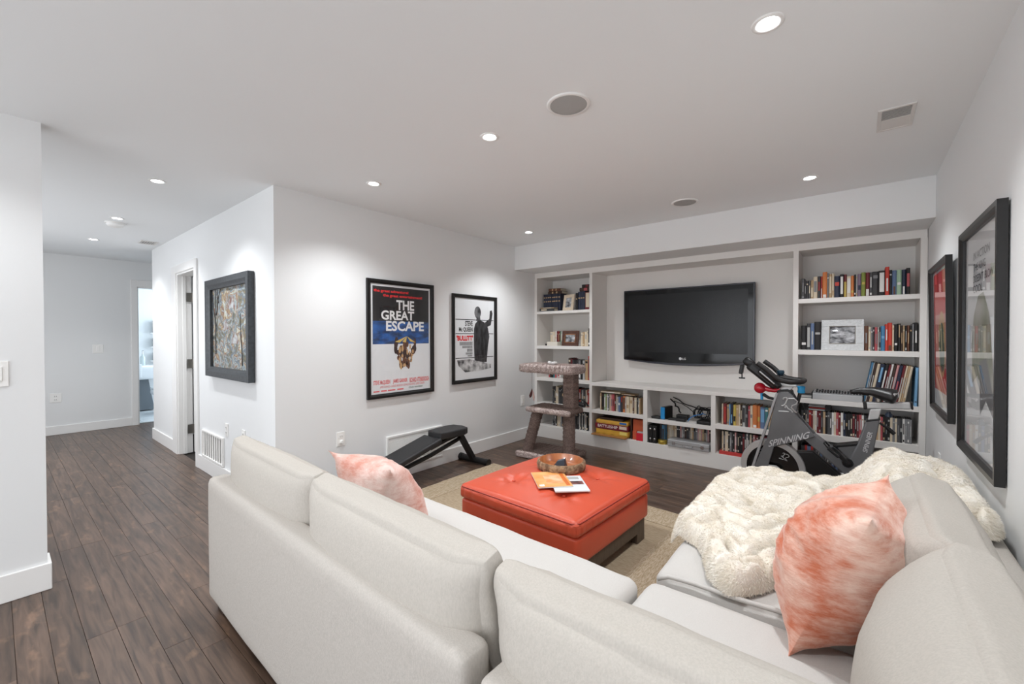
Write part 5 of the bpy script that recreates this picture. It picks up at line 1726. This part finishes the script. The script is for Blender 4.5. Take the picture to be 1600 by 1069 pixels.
def magazine(label, c, w_, h_, rz, z, covers):
    t_ = thing('magazine', label, 'magazine', (c[0], c[1], z), 'magazines on the ottoman')
    M_ = Matrix.Translation((c[0], c[1], z)) @ Matrix.Rotation(R(rz), 4, 'Z')

    def part(name, boxes, m_):
        mb_ = MB()
        for q in boxes:
            mb_.box(*q)
        mb_.v = [M_ @ p for p in mb_.v]
        return mb_.build(name, m_, t_)
    part('pages', [(-w_ / 2, w_ / 2, -h_ / 2, h_ / 2, 0.0, 0.006)], mat('mag_pages', (226, 224, 220), 0.6))
    cv = part('cover', [(-w_ / 2, w_ / 2, -h_ / 2, h_ / 2, 0.0062, 0.0068)], covers[0])
    for (a, b_, c_, d_, m_) in covers[1]:
        part('cover_print', [(a * w_, b_ * w_, c_ * h_, d_ * h_, 0.0069, 0.0072)], m_)
    return t_


ORC = mat('mag_orange', (228, 150, 78), 0.35, noise_scale=9, rgb2=(236, 184, 120))
magazine('white magazine with a dark portrait strip lying under the orange one', (-1.335, 2.165), 0.20, 0.26, 43, 0.4225, (mat('mag_white', (226, 230, 234), 0.35), [(-0.45, 0.45, -0.1, 0.12, mat('mag_photo', (150, 92, 84), 0.4, noise_scale=20, rgb2=(40, 36, 40))), (-0.4, 0.4, 0.25, 0.4, INK['mid'])]))
magazine('orange magazine with a pale cover picture lying on the ottoman', (-1.445, 2.145), 0.205, 0.27, 46, 0.4300, (ORC, [(-0.2, 0.3, -0.3, 0.25, mat('mag_face', (240, 206, 170), 0.4, noise_scale=12, rgb2=(226, 150, 90))), (-0.45, -0.3, -0.45, -0.35, INK['white']), (0.33, 0.44, -0.45, 0.45, mat('mag_deep', (214, 112, 50), 0.4))]))

# ------------------------------------------------------------------ cat tree
CARP = mat('carpet_taupe', (154, 136, 128), 1.0, spec=0.05, noise_scale=120, rgb2=(116, 98, 92), bump=0.8, bump_scale=260)
CARL = mat('carpet_pale', (236, 222, 217), 1.0, spec=0.05, noise_scale=90, rgb2=(176, 154, 148), bump=0.9, bump_scale=240)
ctree = thing('cat_tree', 'taupe carpeted cat tree with three posts near the bookcase', 'cat tree', (-2.55, 3.82, 0))
fz = wrinkle(3, 0.004, 40)
MB().soft((-2.58, 3.835, 0.030), (0.62, 0.46, 0.058), 0.02, (0, 0, 0.002), (0, 0, R(3)), 16, fz).build('base', CARP, ctree, smooth=180)
MB().soft((-2.62, 3.60, 0.036), (0.50, 0.04, 0.062), 0.018, (0, 0, 0), (0, 0, R(3)), 14, fz).build('base_edge', CARL, ctree, smooth=180)


def post(name, p0, p1, r_):
    pts = [Vector(p0).lerp(Vector(p1), i / 10) for i in range(11)]
    mb_ = MB().tube(pts, r_, 18)
    for v in mb_.v:
        v += Vector((noise.noise(v * 60), noise.noise(v * 60 + Vector((9, 0, 0))), 0)) * 0.004
    return mb_.build(name, CARP, ctree, smooth=60)


post('post', (-2.80, 3.70, 0.055), (-2.705, 3.76, 0.49), 0.058)
post('post', (-2.335, 3.80, 0.055), (-2.335, 3.80, 0.49), 0.062)
MB().soft((-2.515, 3.815, 0.520), (0.52, 0.30, 0.055), 0.024, (0.004, 0.004, 0.002), (0, 0, 0), 16, fz).build('middle_platform', CARP, ctree, smooth=180)
MB().tube([(-2.785, 3.668, 0.515), (-2.6, 3.66, 0.516), (-2.4, 3.66, 0.516), (-2.245, 3.668, 0.515)], 0.027, 12).build('middle_platform_edge', CARL, ctree, smooth=180)
MB().soft((-2.325, 3.82, 0.735), (0.128, 0.125, 0.38), 0.02, (0, 0, 0), (0, 0, 0), 10, fz).build('upper_post', CARP, ctree, smooth=180)
MB().soft((-2.565, 3.82, 0.955), (0.68, 0.30, 0.088), 0.028, (0.004, 0.004, 0.004), (0, 0, 0), 18, wrinkle(4, 0.006, 45)).build('top_platform', CARL, ctree, smooth=180)
MB().tube([(-2.74, 3.70, 0.91), (-2.742, 3.70, 0.80), (-2.741, 3.70, 0.72)], 0.0018, 5).build('string', BLK, ctree)
mb = MB()
mb.tube([(-2.741, 3.70, 0.735), (-2.745, 3.70, 0.70), (-2.762, 3.70, 0.655), (-2.77, 3.70, 0.63)], [0.003, 0.011, 0.016, 0.002], 8)
mb.build('feather', mat('feather_dark', (84, 48, 46), 0.9), ctree, smooth=180)
mb = MB()
mb.tube([(-2.738, 3.705, 0.72), (-2.73, 3.705, 0.69), (-2.722, 3.705, 0.64), (-2.718, 3.705, 0.60)], [0.002, 0.008, 0.013, 0.002], 8)
mb.build('feather', mat('feather_pink', (206, 176, 170), 0.9), ctree, smooth=180)
# carpet pile
rg = random.Random(31)
for src in [c for c in ctree.children if c.name.startswith(('post', 'upper_post', 'top_platform', 'middle_platform', 'base'))]:
    me = src.data
    pv, pf = [], []
    mi = src.data.materials[0]
    tot = sum(p.area for p in me.polygons)
    for p in me.polygons:
        for _ in range(max(1, int(p.area * 24000 * rg.uniform(0.6, 1.4)))):
            ws = [rg.random() for _ in p.vertices]
            s_ = sum(ws)
            P_ = sum((me.vertices[i].co * (w_ / s_) for i, w_ in zip(p.vertices, ws)), Vector())
            n_ = (p.normal + Vector((rg.uniform(-1, 1), rg.uniform(-1, 1), rg.uniform(-1, 1))) * 0.7).normalized()
            sd = n_.orthogonal().normalized() * 0.0022
            k = len(pv)
            pv += [P_ - sd, P_ + sd, P_ + n_ * rg.uniform(0.004, 0.009)]
            pf.append((k, k + 1, k + 2))
    m2 = bpy.data.meshes.new('carpet_pile')
    m2.from_pydata([tuple(v) for v in pv], [], pf)
    m2.materials.append(CARL if mi == CARL else CARP)
    o2 = bpy.data.objects.new('carpet_pile', m2)
    COL.objects.link(o2)
    o2.parent = src
    tag(o2, kind='stuff')
mb = MB()
for k in range(9):
    a = rg.uniform(-0.05, 0.05)
    mb.ball((-2.50 + a, 3.74 + rg.uniform(-0.03, 0.03), 1.015 + rg.uniform(0, 0.012)), (rg.uniform(0.012, 0.024), 0.015, 0.014), 8, 6)
tag(mb.build('white_plush_toy', mat('white_plush', (236, 236, 236), 1.0, sheen=0.4), origin=(-2.5, 3.74, 1.0), smooth=180), 'small white plush cat toy on top of the cat tree', 'toy')

# ------------------------------------------------------------------ workout bench
VIN = mat('black_vinyl', (38, 38, 40), 0.5, bump=0.1, bump_scale=300)
BMET = mat('black_steel', (26, 26, 27), 0.45)
be = thing('workout_bench', 'black folding workout bench along the left wall under the posters', 'bench', (-3.06, 2.5, 0))
sl = math.atan2(0.335 - 0.06, 2.60 - 1.55)
MB().soft((-3.06, 2.075, 0.215), (0.255, 1.07, 0.052), 0.018, (0, 0, 0.003), (sl, 0, 0), 14).build('back_pad', VIN, be, smooth=180)
MB().obox((-3.06, 2.10, 0.168), (0.06, 1.0, 0.035), (sl, 0, 0)).build('spine_rail', BMET, be, bevel=0.004)
seatp = [(-3.155, 2.60), (-3.175, 2.70), (-3.185, 2.88), (-3.16, 2.94), (-3.06, 2.965), (-2.96, 2.94), (-2.935, 2.88), (-2.945, 2.70), (-2.965, 2.60), (-3.06, 2.58)]
MB().prism(seatp, 'z', 0.350, 0.415).build('seat_pad', VIN, be, bevel=0.012)
MB().box(-3.12, -3.0, 2.63, 2.92, 0.335, 0.350).build('seat_plate', BMET, be)
MB().tube([(-3.06, 2.55, 0.27), (-3.06, 2.75, 0.315), (-3.06, 2.92, 0.34)], 0.024, 8).build('seat_rail', BMET, be)
MB().obox((-3.06, 3.015, 0.195), (0.06, 0.045, 0.36), (R(33), 0, 0)).build('front_leg', BMET, be, bevel=0.004)
MB().cyl((-3.245, 3.13, 0.035), (-2.875, 3.13, 0.035), 0.032).build('front_foot', BMET, be, smooth=50)
for x in (-3.245, -2.875):
    MB().cyl((x - 0.018, 3.13, 0.036), (x + 0.018, 3.13, 0.036), 0.0355).build('foot_cap', BLK, be, smooth=50)
MB().obox((-3.06, 1.66, 0.05), (0.05, 0.05, 0.08)).build('rear_leg', BMET, be)
MB().cyl((-3.245, 1.66, 0.028), (-2.875, 1.66, 0.028), 0.027).build('rear_foot', BMET, be, smooth=50)
MB().tube([(-3.06, 2.96, 0.30), (-3.06, 2.55, 0.20), (-3.06, 1.72, 0.055)], 0.02, 8).build('brace', BMET, be)

# ------------------------------------------------------------------ spin bike
GUN = mat('gunmetal', (112, 113, 115), 0.42, metal=0.2)
GUNL = mat('gunmetal_edge', (172, 173, 175), 0.35, metal=0.3)
SILV = mat('silver_paint', (196, 197, 197), 0.38, metal=0.3)
RUB = mat('grip_rubber', (34, 32, 32), 0.55)
YK = 3.99
bk = thing('exercise_bike', 'grey indoor cycling bike with flywheel standing before the bookcase', 'exercise bike', (-0.3, YK, 0))
wc = (-0.532, 0.243)
# flywheel
fw_ = MB().lathe([(0.0001, -0.004), (0.07, -0.004), (0.09, -0.010), (0.178, -0.012), (0.182, -0.014)], (wc[0], YK - 0.012, wc[1]), 48, axis='y').lathe([(0.0001, 0.02), (0.178, 0.02)], (wc[0], YK + 0.0, wc[1]), 48, axis='y').build('flywheel', mat('flywheel_black', (18, 18, 19), 0.25, coat=0.4), bk, smooth=40)
MB().lathe([(0.182, -0.030), (0.222, -0.030), (0.227, -0.022), (0.227, 0.018), (0.222, 0.024), (0.182, 0.024)], (wc[0], YK, wc[1]), 64, axis='y', closed=True).build('rim', mat('rim_silver', (206, 207, 208), 0.28, metal=0.5), fw_, smooth=40)
LOGO = [[(0.0, 0.62), (0.05, 0.70), (0.14, 0.72), (0.20, 0.66)], [(0.20, 0.66), (0.12, 0.42), (0.02, 0.30), (-0.06, 0.30)], [(0.12, 0.34), (0.22, 0.18), (0.36, 0.10), (0.42, 0.0)], [(0.12, 0.34), (0.10, 0.20)],
        [(0.24, 0.68), (0.48, 0.70), (0.62, 0.58), (0.56, 0.44), (0.40, 0.34), (0.36, 0.24), (0.48, 0.10), (0.58, 0.0)], [(-0.18, 0.0), (0.26, 0.02)]]


def rider_mark(parent, cx, cz, y, s_, rot=0.0):
    mb_ = MB()
    ca, sa = math.cos(rot), math.sin(rot)
    for st in LOGO:
        P_ = []
        for a, b_ in st:
            a, b_ = (a - 0.2) * s_, (b_ - 0.35) * s_
            P_.append((cx + a * ca - b_ * sa, y, cz + a * sa + b_ * ca))
        mb_.tube(P_, 0.034 * s_, 5)
    return tag(mb_.build('rider_emblem', SILV, parent), 'white line emblem of a rider')


for k in range(5):
    a = R(52 - 72 * k)
    rider_mark(fw_, wc[0] + 0.132 * math.cos(a), wc[1] + 0.132 * math.sin(a), YK - 0.028, 0.075, R(-15))
MB().prism([(-0.60, 0.20), (-0.60, 0.268), (-0.50, 0.272), (-0.478, 0.258), (-0.472, 0.238), (-0.478, 0.214), (-0.50, 0.198)], 'y', YK - 0.058, YK - 0.046).build('dropout_plate', SILV, bk, bevel=0.003)
MB().lathe([(0.0001, -0.024), (0.016, -0.022), (0.02, 0.0), (0.02, 0.02)], (-0.525, YK - 0.058, 0.236), 16, axis='y').build('axle_nut', BLK, bk, smooth=50)
# fork blades
for yy in (YK - 0.070, YK + 0.05):
    MB().prism([(-0.575, 0.46), (-0.505, 0.46), (-0.605, 0.05), (-0.715, 0.05)], 'y', yy, yy + 0.028).build('fork_blade', GUN, bk, bevel=0.005)
MB().prism([(-0.505, 0.852), (-0.488, 0.852), (-0.700, 0.05), (-0.722, 0.05)], 'y', YK - 0.0725, YK - 0.03).build('fork_edge', GUNL, bk, bevel=0.003)
# big side panels with lettering
pan = [(-0.495, 0.858), (-0.425, 0.868), (-0.392, 0.842), (-0.356, 0.778), (-0.374, 0.702), (-0.250, 0.548), (-0.258, 0.535), (-0.580, 0.392)]
head = MB().prism(pan, 'y', YK - 0.068, YK - 0.048).build('side_panel', GUN, bk, bevel=0.006)
MB().prism(pan, 'y', YK + 0.048, YK + 0.066).build('side_panel', GUN, bk, bevel=0.006)
MB().prism([(-0.48, 0.84), (-0.42, 0.85), (-0.375, 0.77), (-0.385, 0.70), (-0.28, 0.55), (-0.55, 0.43)], 'y', YK - 0.048, YK + 0.048).build('head_core', GUN, bk)
MB().prism([(-0.505, 0.842), (-0.425, 0.862), (-0.392, 0.84), (-0.40, 0.875), (-0.43, 0.885), (-0.495, 0.876)], 'y', YK - 0.05, YK + 0.05).build('head_cap', BLK, bk, bevel=0.006)
mb = MB()
put_text(mb, 'SPINNING', (-0.553, YK - 0.0745, 0.415), (0.262, 0, 0.110), (0.012, 0, 0.056), bold=0.015)
mb.build('lettering', mat('decal_silver', (206, 207, 208), 0.4), head)
rider_mark(head, -0.425, 0.765, YK - 0.070, 0.155)
# main tube, rear panel, seat tube
MB().prism([(-0.33, 0.515), (-0.252, 0.552), (0.060, 0.312), (0.10, 0.05), (0.0, 0.05), (-0.03, 0.25)], 'y', YK - 0.045, YK + 0.045).build('main_tube', GUN, bk, bevel=0.008)
MB().prism([(-0.118, 0.476), (0.004, 0.516), (0.06, 0.33), (0.03, 0.32)], 'y', YK - 0.03, YK + 0.03).build('rear_panel', GUN, bk, bevel=0.004)
MB().prism([(-0.13, 0.474), (0.012, 0.512), (0.012, 0.535), (-0.126, 0.497)], 'y', YK - 0.038, YK + 0.038).build('step_pad', BLK, bk, bevel=0.006)
st_ = MB().prism([(0.046, 0.692), (0.122, 0.712), (0.062, 0.30), (0.030, 0.28), (-0.045, 0.40), (0.004, 0.535)], 'y', YK - 0.046, YK + 0.046).build('seat_tube', GUN, bk, bevel=0.008)
mb = MB()
put_text(mb, 'SPINNER', (0.054, YK - 0.0485, 0.468), (0.030, 0, 0.150), (-0.026, 0, 0.010), bold=0.01)
mb.build('lettering', MATS['decal_silver'], st_)
MB().prism([(0.046, 0.690), (0.122, 0.710), (0.124, 0.722), (0.048, 0.702)], 'y', YK - 0.049, YK + 0.049).build('tube_collar', BLK, bk, bevel=0.003)
MB().prism([(0.056, 0.700), (0.114, 0.715), (0.130, 0.790), (0.068, 0.780)], 'y', YK - 0.030, YK + 0.030).build('seat_post', SILV, bk, bevel=0.006)
MB().obox((0.164, YK, 0.814), (0.235, 0.055, 0.046), (0, R(-5), 0)).build('seat_slider', SILV, bk, bevel=0.008)
MB().obox((0.041, YK, 0.803), (0.022, 0.062, 0.054), (0, R(-5), 0)).build('slider_cap', BLK, bk, bevel=0.008)
MB().obox((0.287, YK, 0.825), (0.012, 0.060, 0.052), (0, R(-5), 0)).build('slider_cap', BLK, bk, bevel=0.006)
MB().cyl((0.115, YK, 0.835), (0.115, YK, 0.885), 0.018).box(0.06, 0.17, YK - 0.025, YK - 0.015, 0.872, 0.880).box(0.06, 0.17, YK + 0.015, YK + 0.025, 0.872, 0.880).build('saddle_clamp', STEEL, bk)
# saddle
vs, fs = [], []
ns, nr = 22, 14
for i in range(ns + 1):
    s_ = i / ns
    x = -0.048 + 0.262 * s_
    hw = 0.020 + 0.082 * (max(0, s_ - 0.30) / 0.70) ** 1.25 if s_ > 0.30 else 0.020 * min(1, (s_ / 0.06 + 0.15)) 
    if s_ > 0.86:
        hw *= 1 - 0.55 * ((s_ - 0.86) / 0.14) ** 2
    top = 0.906 + 0.024 * min(1, s_ / 0.2) + 0.008 * math.sin(PI * s_) - 0.012 * math.sin(PI * min(1, s_ / 0.5)) * 0.6
    th = 0.034 + 0.085 * s_ ** 1.2
    if s_ > 0.86:
        th *= 1 - 0.5 * ((s_ - 0.86) / 0.14) ** 2
    if s_ < 0.06:
        th *= 0.5 + 0.5 * s_ / 0.06
    for j in range(nr):
        a = 2 * PI * j / nr
        c_, q_ = math.cos(a), math.sin(a)
        vs.append((x, YK + hw * c_, top - th / 2 + (th / 2) * (q_ if q_ > 0 else q_ * 1.0) - 0.012 * abs(c_) ** 2 * s_))
for i in range(ns):
    for j in range(nr):
        fs.append((i * nr + j, i * nr + (j + 1) % nr, (i + 1) * nr + (j + 1) % nr, (i + 1) * nr + j))
fs.append(list(range(nr))[::-1])
fs.append([ns * nr + j for j in range(nr)])
sd_ = MB().add(vs, fs).build('saddle', mat('saddle_black', (28, 28, 29), 0.38), bk, smooth=60)
MB().obox((0.205, YK - 0.045, 0.893), (0.012, 0.06, 0.032), (0, 0, R(-28))).obox((0.205, YK + 0.045, 0.893), (0.012, 0.06, 0.032), (0, 0, R(28))).build('rear_patch', SILV, sd_, bevel=0.005)
# belt guard
MB().prism([(-0.40, 0.395), (-0.262, 0.418), (-0.06, 0.24), (0.03, 0.20), (0.03, 0.10), (-0.36, 0.085), (-0.40, 0.16)], 'y', YK - 0.02, YK + 0.045).build('belt_guard', BLK, bk, bevel=0.01)
# crank and pedals
MB().lathe([(0.0001, -0.014), (0.03, -0.014), (0.034, 0.0)], (-0.055, YK - 0.046, 0.375), 20, axis='y').build('crank_boss', BLK, bk, smooth=50)
MB().obox((-0.097, YK - 0.075, 0.425), (0.15, 0.018, 0.028), (0, R(47), 0)).build('crank_arm', BLK, bk, bevel=0.005)
MB().obox((-0.010, YK + 0.10, 0.32), (0.15, 0.018, 0.028), (0, R(47), 0)).build('crank_arm', BLK, bk, bevel=0.005)
for px, pz, sy in ((-0.135, 0.462, -1), (0.03, 0.285, 1)):
    yy = YK + sy * 0.14
    pd = MB().obox((px, yy, pz), (0.085, 0.075, 0.018), (0, R(40), 0)).build('pedal', BLK, bk, bevel=0.004)
    MB().tube([(px - 0.03, yy - 0.03, pz + 0.03), (px - 0.055, yy - 0.02, pz + 0.06), (px - 0.05, yy + 0.02, pz + 0.065), (px - 0.025, yy + 0.03, pz + 0.035)], 0.006, 6).build('toe_cage', BLK, pd)
    MB().obox((px + 0.01, yy - 0.03, pz - 0.004), (0.05, 0.008, 0.014), (0, R(40), 0)).build('pedal_plate', CHROME, pd)
# stabilisers
for x in (-0.86, 0.10):
    sb = MB().cyl((x, YK - 0.24, 0.045), (x, YK + 0.24, 0.045), 0.032).build('stabiliser', GUN, bk, smooth=50)
    for yy in (YK - 0.245, YK + 0.245):
        MB().cyl((x, yy - 0.02, 0.042), (x, yy + 0.02, 0.042), 0.040).build('end_cap', BLK, sb, smooth=50)
MB().prism([(-0.89, 0.03), (-0.83, 0.03), (-0.60, 0.055), (-0.60, 0.10), (-0.72, 0.10)], 'y', YK - 0.03, YK + 0.03).build('front_beam', GUN, bk, bevel=0.005)
MB().prism([(-0.60, 0.045), (0.12, 0.03), (0.12, 0.075), (-0.60, 0.10)], 'y', YK - 0.03, YK + 0.03).build('floor_beam', GUN, bk, bevel=0.005)
# handlebar post, bars, tablet holder
MB().prism([(-0.478, 0.875), (-0.412, 0.878), (-0.385, 0.908), (-0.482, 0.904)], 'y', YK - 0.026, YK + 0.026).build('bar_post', SILV, bk, bevel=0.004)
MB().box(-0.49, -0.37, YK - 0.03, YK + 0.03, 0.903, 0.925).build('bar_slider', SILV, bk, bevel=0.006)
hb = MB()
for sy in (-1, 1):
    y1_ = YK + sy * 0.155
    hb.tube([(-0.62, YK + sy * 0.16, 1.090), (-0.555, YK + sy * 0.16, 1.040), (-0.50, YK + sy * 0.158, 0.985), (-0.465, YK + sy * 0.15, 0.962), (-0.40, YK + sy * 0.14, 0.950), (-0.345, YK + sy * 0.11, 0.952), (-0.328, YK + sy * 0.05, 0.955), (-0.328, YK, 0.955)], 0.019, 12)
hb.tube([(-0.50, YK - 0.158, 0.985), (-0.50, YK, 0.975), (-0.50, YK + 0.158, 0.985)], 0.017, 12)
hb.build('handlebar', RUB, bk, smooth=60)
MB().cyl((-0.345, YK, 0.955), (-0.50, YK, 0.972), 0.016).build('bar_bridge', RUB, bk, smooth=60)
hold = MB().obox((-0.60, YK - 0.03, 0.985), (0.265, 0.075, 0.075), (0, R(40), 0)).build('console', BLK, bk, bevel=0.022)
MB().obox((-0.545, YK - 0.085, 0.965), (0.20, 0.045, 0.055), (0, R(42), 0)).build('console_arm', BLK, bk, bevel=0.022)
MB().obox((-0.56, YK - 0.110, 0.975), (0.14, 0.006, 0.010), (0, R(42), 0)).build('silver_strip', SILV, hold, bevel=0.003)
MB().soft((-0.70, YK - 0.03, 1.085), (0.09, 0.06, 0.07), 0.025, rot=(0, R(35), 0), n=6).build('clamp_head', BLK, bk, smooth=60)
MB().obox((-0.755, YK - 0.03, 1.025), (0.028, 0.05, 0.075), (0, R(10), 0)).build('clamp_jaw', BLK, bk, bevel=0.006)
MB().cyl((-0.752, YK - 0.03, 0.995), (-0.752, YK - 0.03, 0.955), 0.005, n=8).cyl((-0.775, YK - 0.03, 0.953), (-0.729, YK - 0.03, 0.953), 0.006, n=8).build('clamp_screw', BLK, bk)
REDP = mat('red_gloss', (196, 24, 44), 0.2, coat=0.5)
BLUP = mat('blue_cap', (46, 164, 224), 0.35)
MB().ball((-0.620, YK - 0.03, 0.880), 0.044, 20, 12).build('resistance_knob', REDP, bk, smooth=180)
MB().tube([(-0.60, YK - 0.03, 0.885), (-0.56, YK - 0.03, 0.872), (-0.52, YK - 0.03, 0.868), (-0.482, YK - 0.03, 0.876)], [0.02, 0.019, 0.018, 0.017], 12).build('resistance_sleeve', REDP, bk, smooth=60)
MB().cyl((-0.609, YK - 0.02, 0.842), (-0.607, YK - 0.02, 0.785), 0.010, n=12).build('adjust_lever', BLUP, bk, smooth=50)
MB().tube([(-0.600, YK - 0.02, 0.83), (-0.56, YK - 0.02, 0.805), (-0.51, YK - 0.02, 0.795)], [0.014, 0.012, 0.010], 10).build('lever_stem', BLK, bk, smooth=50)
MB().lathe([(0.0001, 0.026), (0.022, 0.026), (0.027, 0.02), (0.023, 0.0), (0.027, -0.02), (0.022, -0.028), (0.0001, -0.028)], (-0.343, YK + 0.0, 0.887), 20).build('adjust_knob', BLUP, bk, smooth=50)
MB().tube([(-0.350, YK, 0.86), (-0.362, YK, 0.80), (-0.372, YK, 0.745)], 0.013, 10).build('knob_stem', BLK, bk, smooth=50)
MB().lathe([(0.0001, 0.020), (0.024, 0.018), (0.028, 0.0), (0.018, -0.022)], (-0.484, YK + 0.02, 1.010), 20).build('bar_knob', mat('knob_teal', (36, 66, 84), 0.35), bk, smooth=50)
MB().lathe([(0.0001, 0.018), (0.010, 0.018), (0.012, 0.008), (0.020, 0.0), (0.020, -0.018), (0.012, -0.024), (0.0001, -0.024)], (0.168, YK - 0.02, 0.756), 16).build('seat_knob', mat('knob_navy', (30, 44, 62), 0.3), bk, smooth=50)
MB().cyl((0.12, YK - 0.03, 0.69), (0.165, YK - 0.03, 0.655), 0.008, n=8).cyl((0.160, YK - 0.03, 0.662), (0.198, YK - 0.03, 0.622), 0.013, n=12).build('seat_lever', BLK, bk, smooth=50)

# ------------------------------------------------------------------ bathroom glimpsed through the far doorway
POR = mat('porcelain', (240, 242, 244), 0.15)
t = thing('wash_basin', 'white wall-hung wash basin seen through the far doorway', 'sink', (-9.65, 1.62, 0.5))
MB().soft((-9.66, 1.60, 0.68), (0.46, 0.52, 0.24), 0.05, n=10).build('basin', POR, t, smooth=180)
MB().prism([(1.52, 0.02), (1.58, 0.56), (1.72, 0.56), (1.80, 0.02)], 'x', -9.80, -9.60).build('pedestal', mat('pedestal_grey', (120, 126, 132), 0.5), t, bevel=0.01)
tag(MB().box(-9.425, -9.40, 1.42, 1.60, 0.60, 0.83).build('hand_towel', mat('towel_white', (238, 240, 242), 0.95), origin=(-9.41, 1.5, 0.6), bevel=0.008), 'white hand towel hanging over the wash basin front', 'towel')
t = thing('soap_bottle', 'clear soap bottle standing on the wash basin', 'bottle', (-9.70, 1.66, 0.80))
MB().lathe([(0.0001, 0.0), (0.034, 0.0), (0.036, 0.01), (0.036, 0.14), (0.012, 0.17), (0.012, 0.19)], (-9.70, 1.66, 0.8005), 20).build('bottle', mat('soap_glass', (196, 206, 206), 0.1), t, smooth=50)
MB().cyl((-9.70, 1.66, 0.99), (-9.70, 1.66, 1.05), 0.008, n=8).cyl((-9.70, 1.66, 1.05), (-9.65, 1.66, 1.05), 0.008, n=8).build('pump', CHROME, t, smooth=50)
t = thing('toilet', 'white toilet bowl edge at the right of the far doorway', 'toilet', (-9.1, 1.86, 0))
MB().soft((-9.15, 1.87, 0.36), (0.44, 0.36, 0.10), 0.045, n=10).build('bowl', POR, t, smooth=180)
MB().soft((-9.18, 1.89, 0.16), (0.30, 0.24, 0.31), 0.05, n=8).build('foot', POR, t, smooth=180)
MB().soft((-9.15, 1.87, 0.425), (0.43, 0.35, 0.03), 0.014, n=8).build('seat', POR, t, smooth=180)
t = thing('bathroom_shelf', 'narrow shelves with dark bottles at the right of the far doorway', 'shelf', (-9.85, 1.9, 0.8))
for z in (0.85, 1.10, 1.35):
    MB().box(-9.895, -9.78, 1.80, 2.10, z, z + 0.02).build('board', TRIM, t)
for z, hh, lb in ((0.87, 0.14, 'lowest'), (1.12, 0.16, 'middle'), (1.37, 0.22, 'top')):
    tag(MB().box(-9.87, -9.80, 1.83, 1.95, z + 0.0005, z + hh).build('toiletry_box', mat('toiletry', (70, 84, 96), 0.4), origin=(-9.83, 1.89, z), bevel=0.006), 'dark toiletry box on the %s bathroom shelf' % lb, 'box')
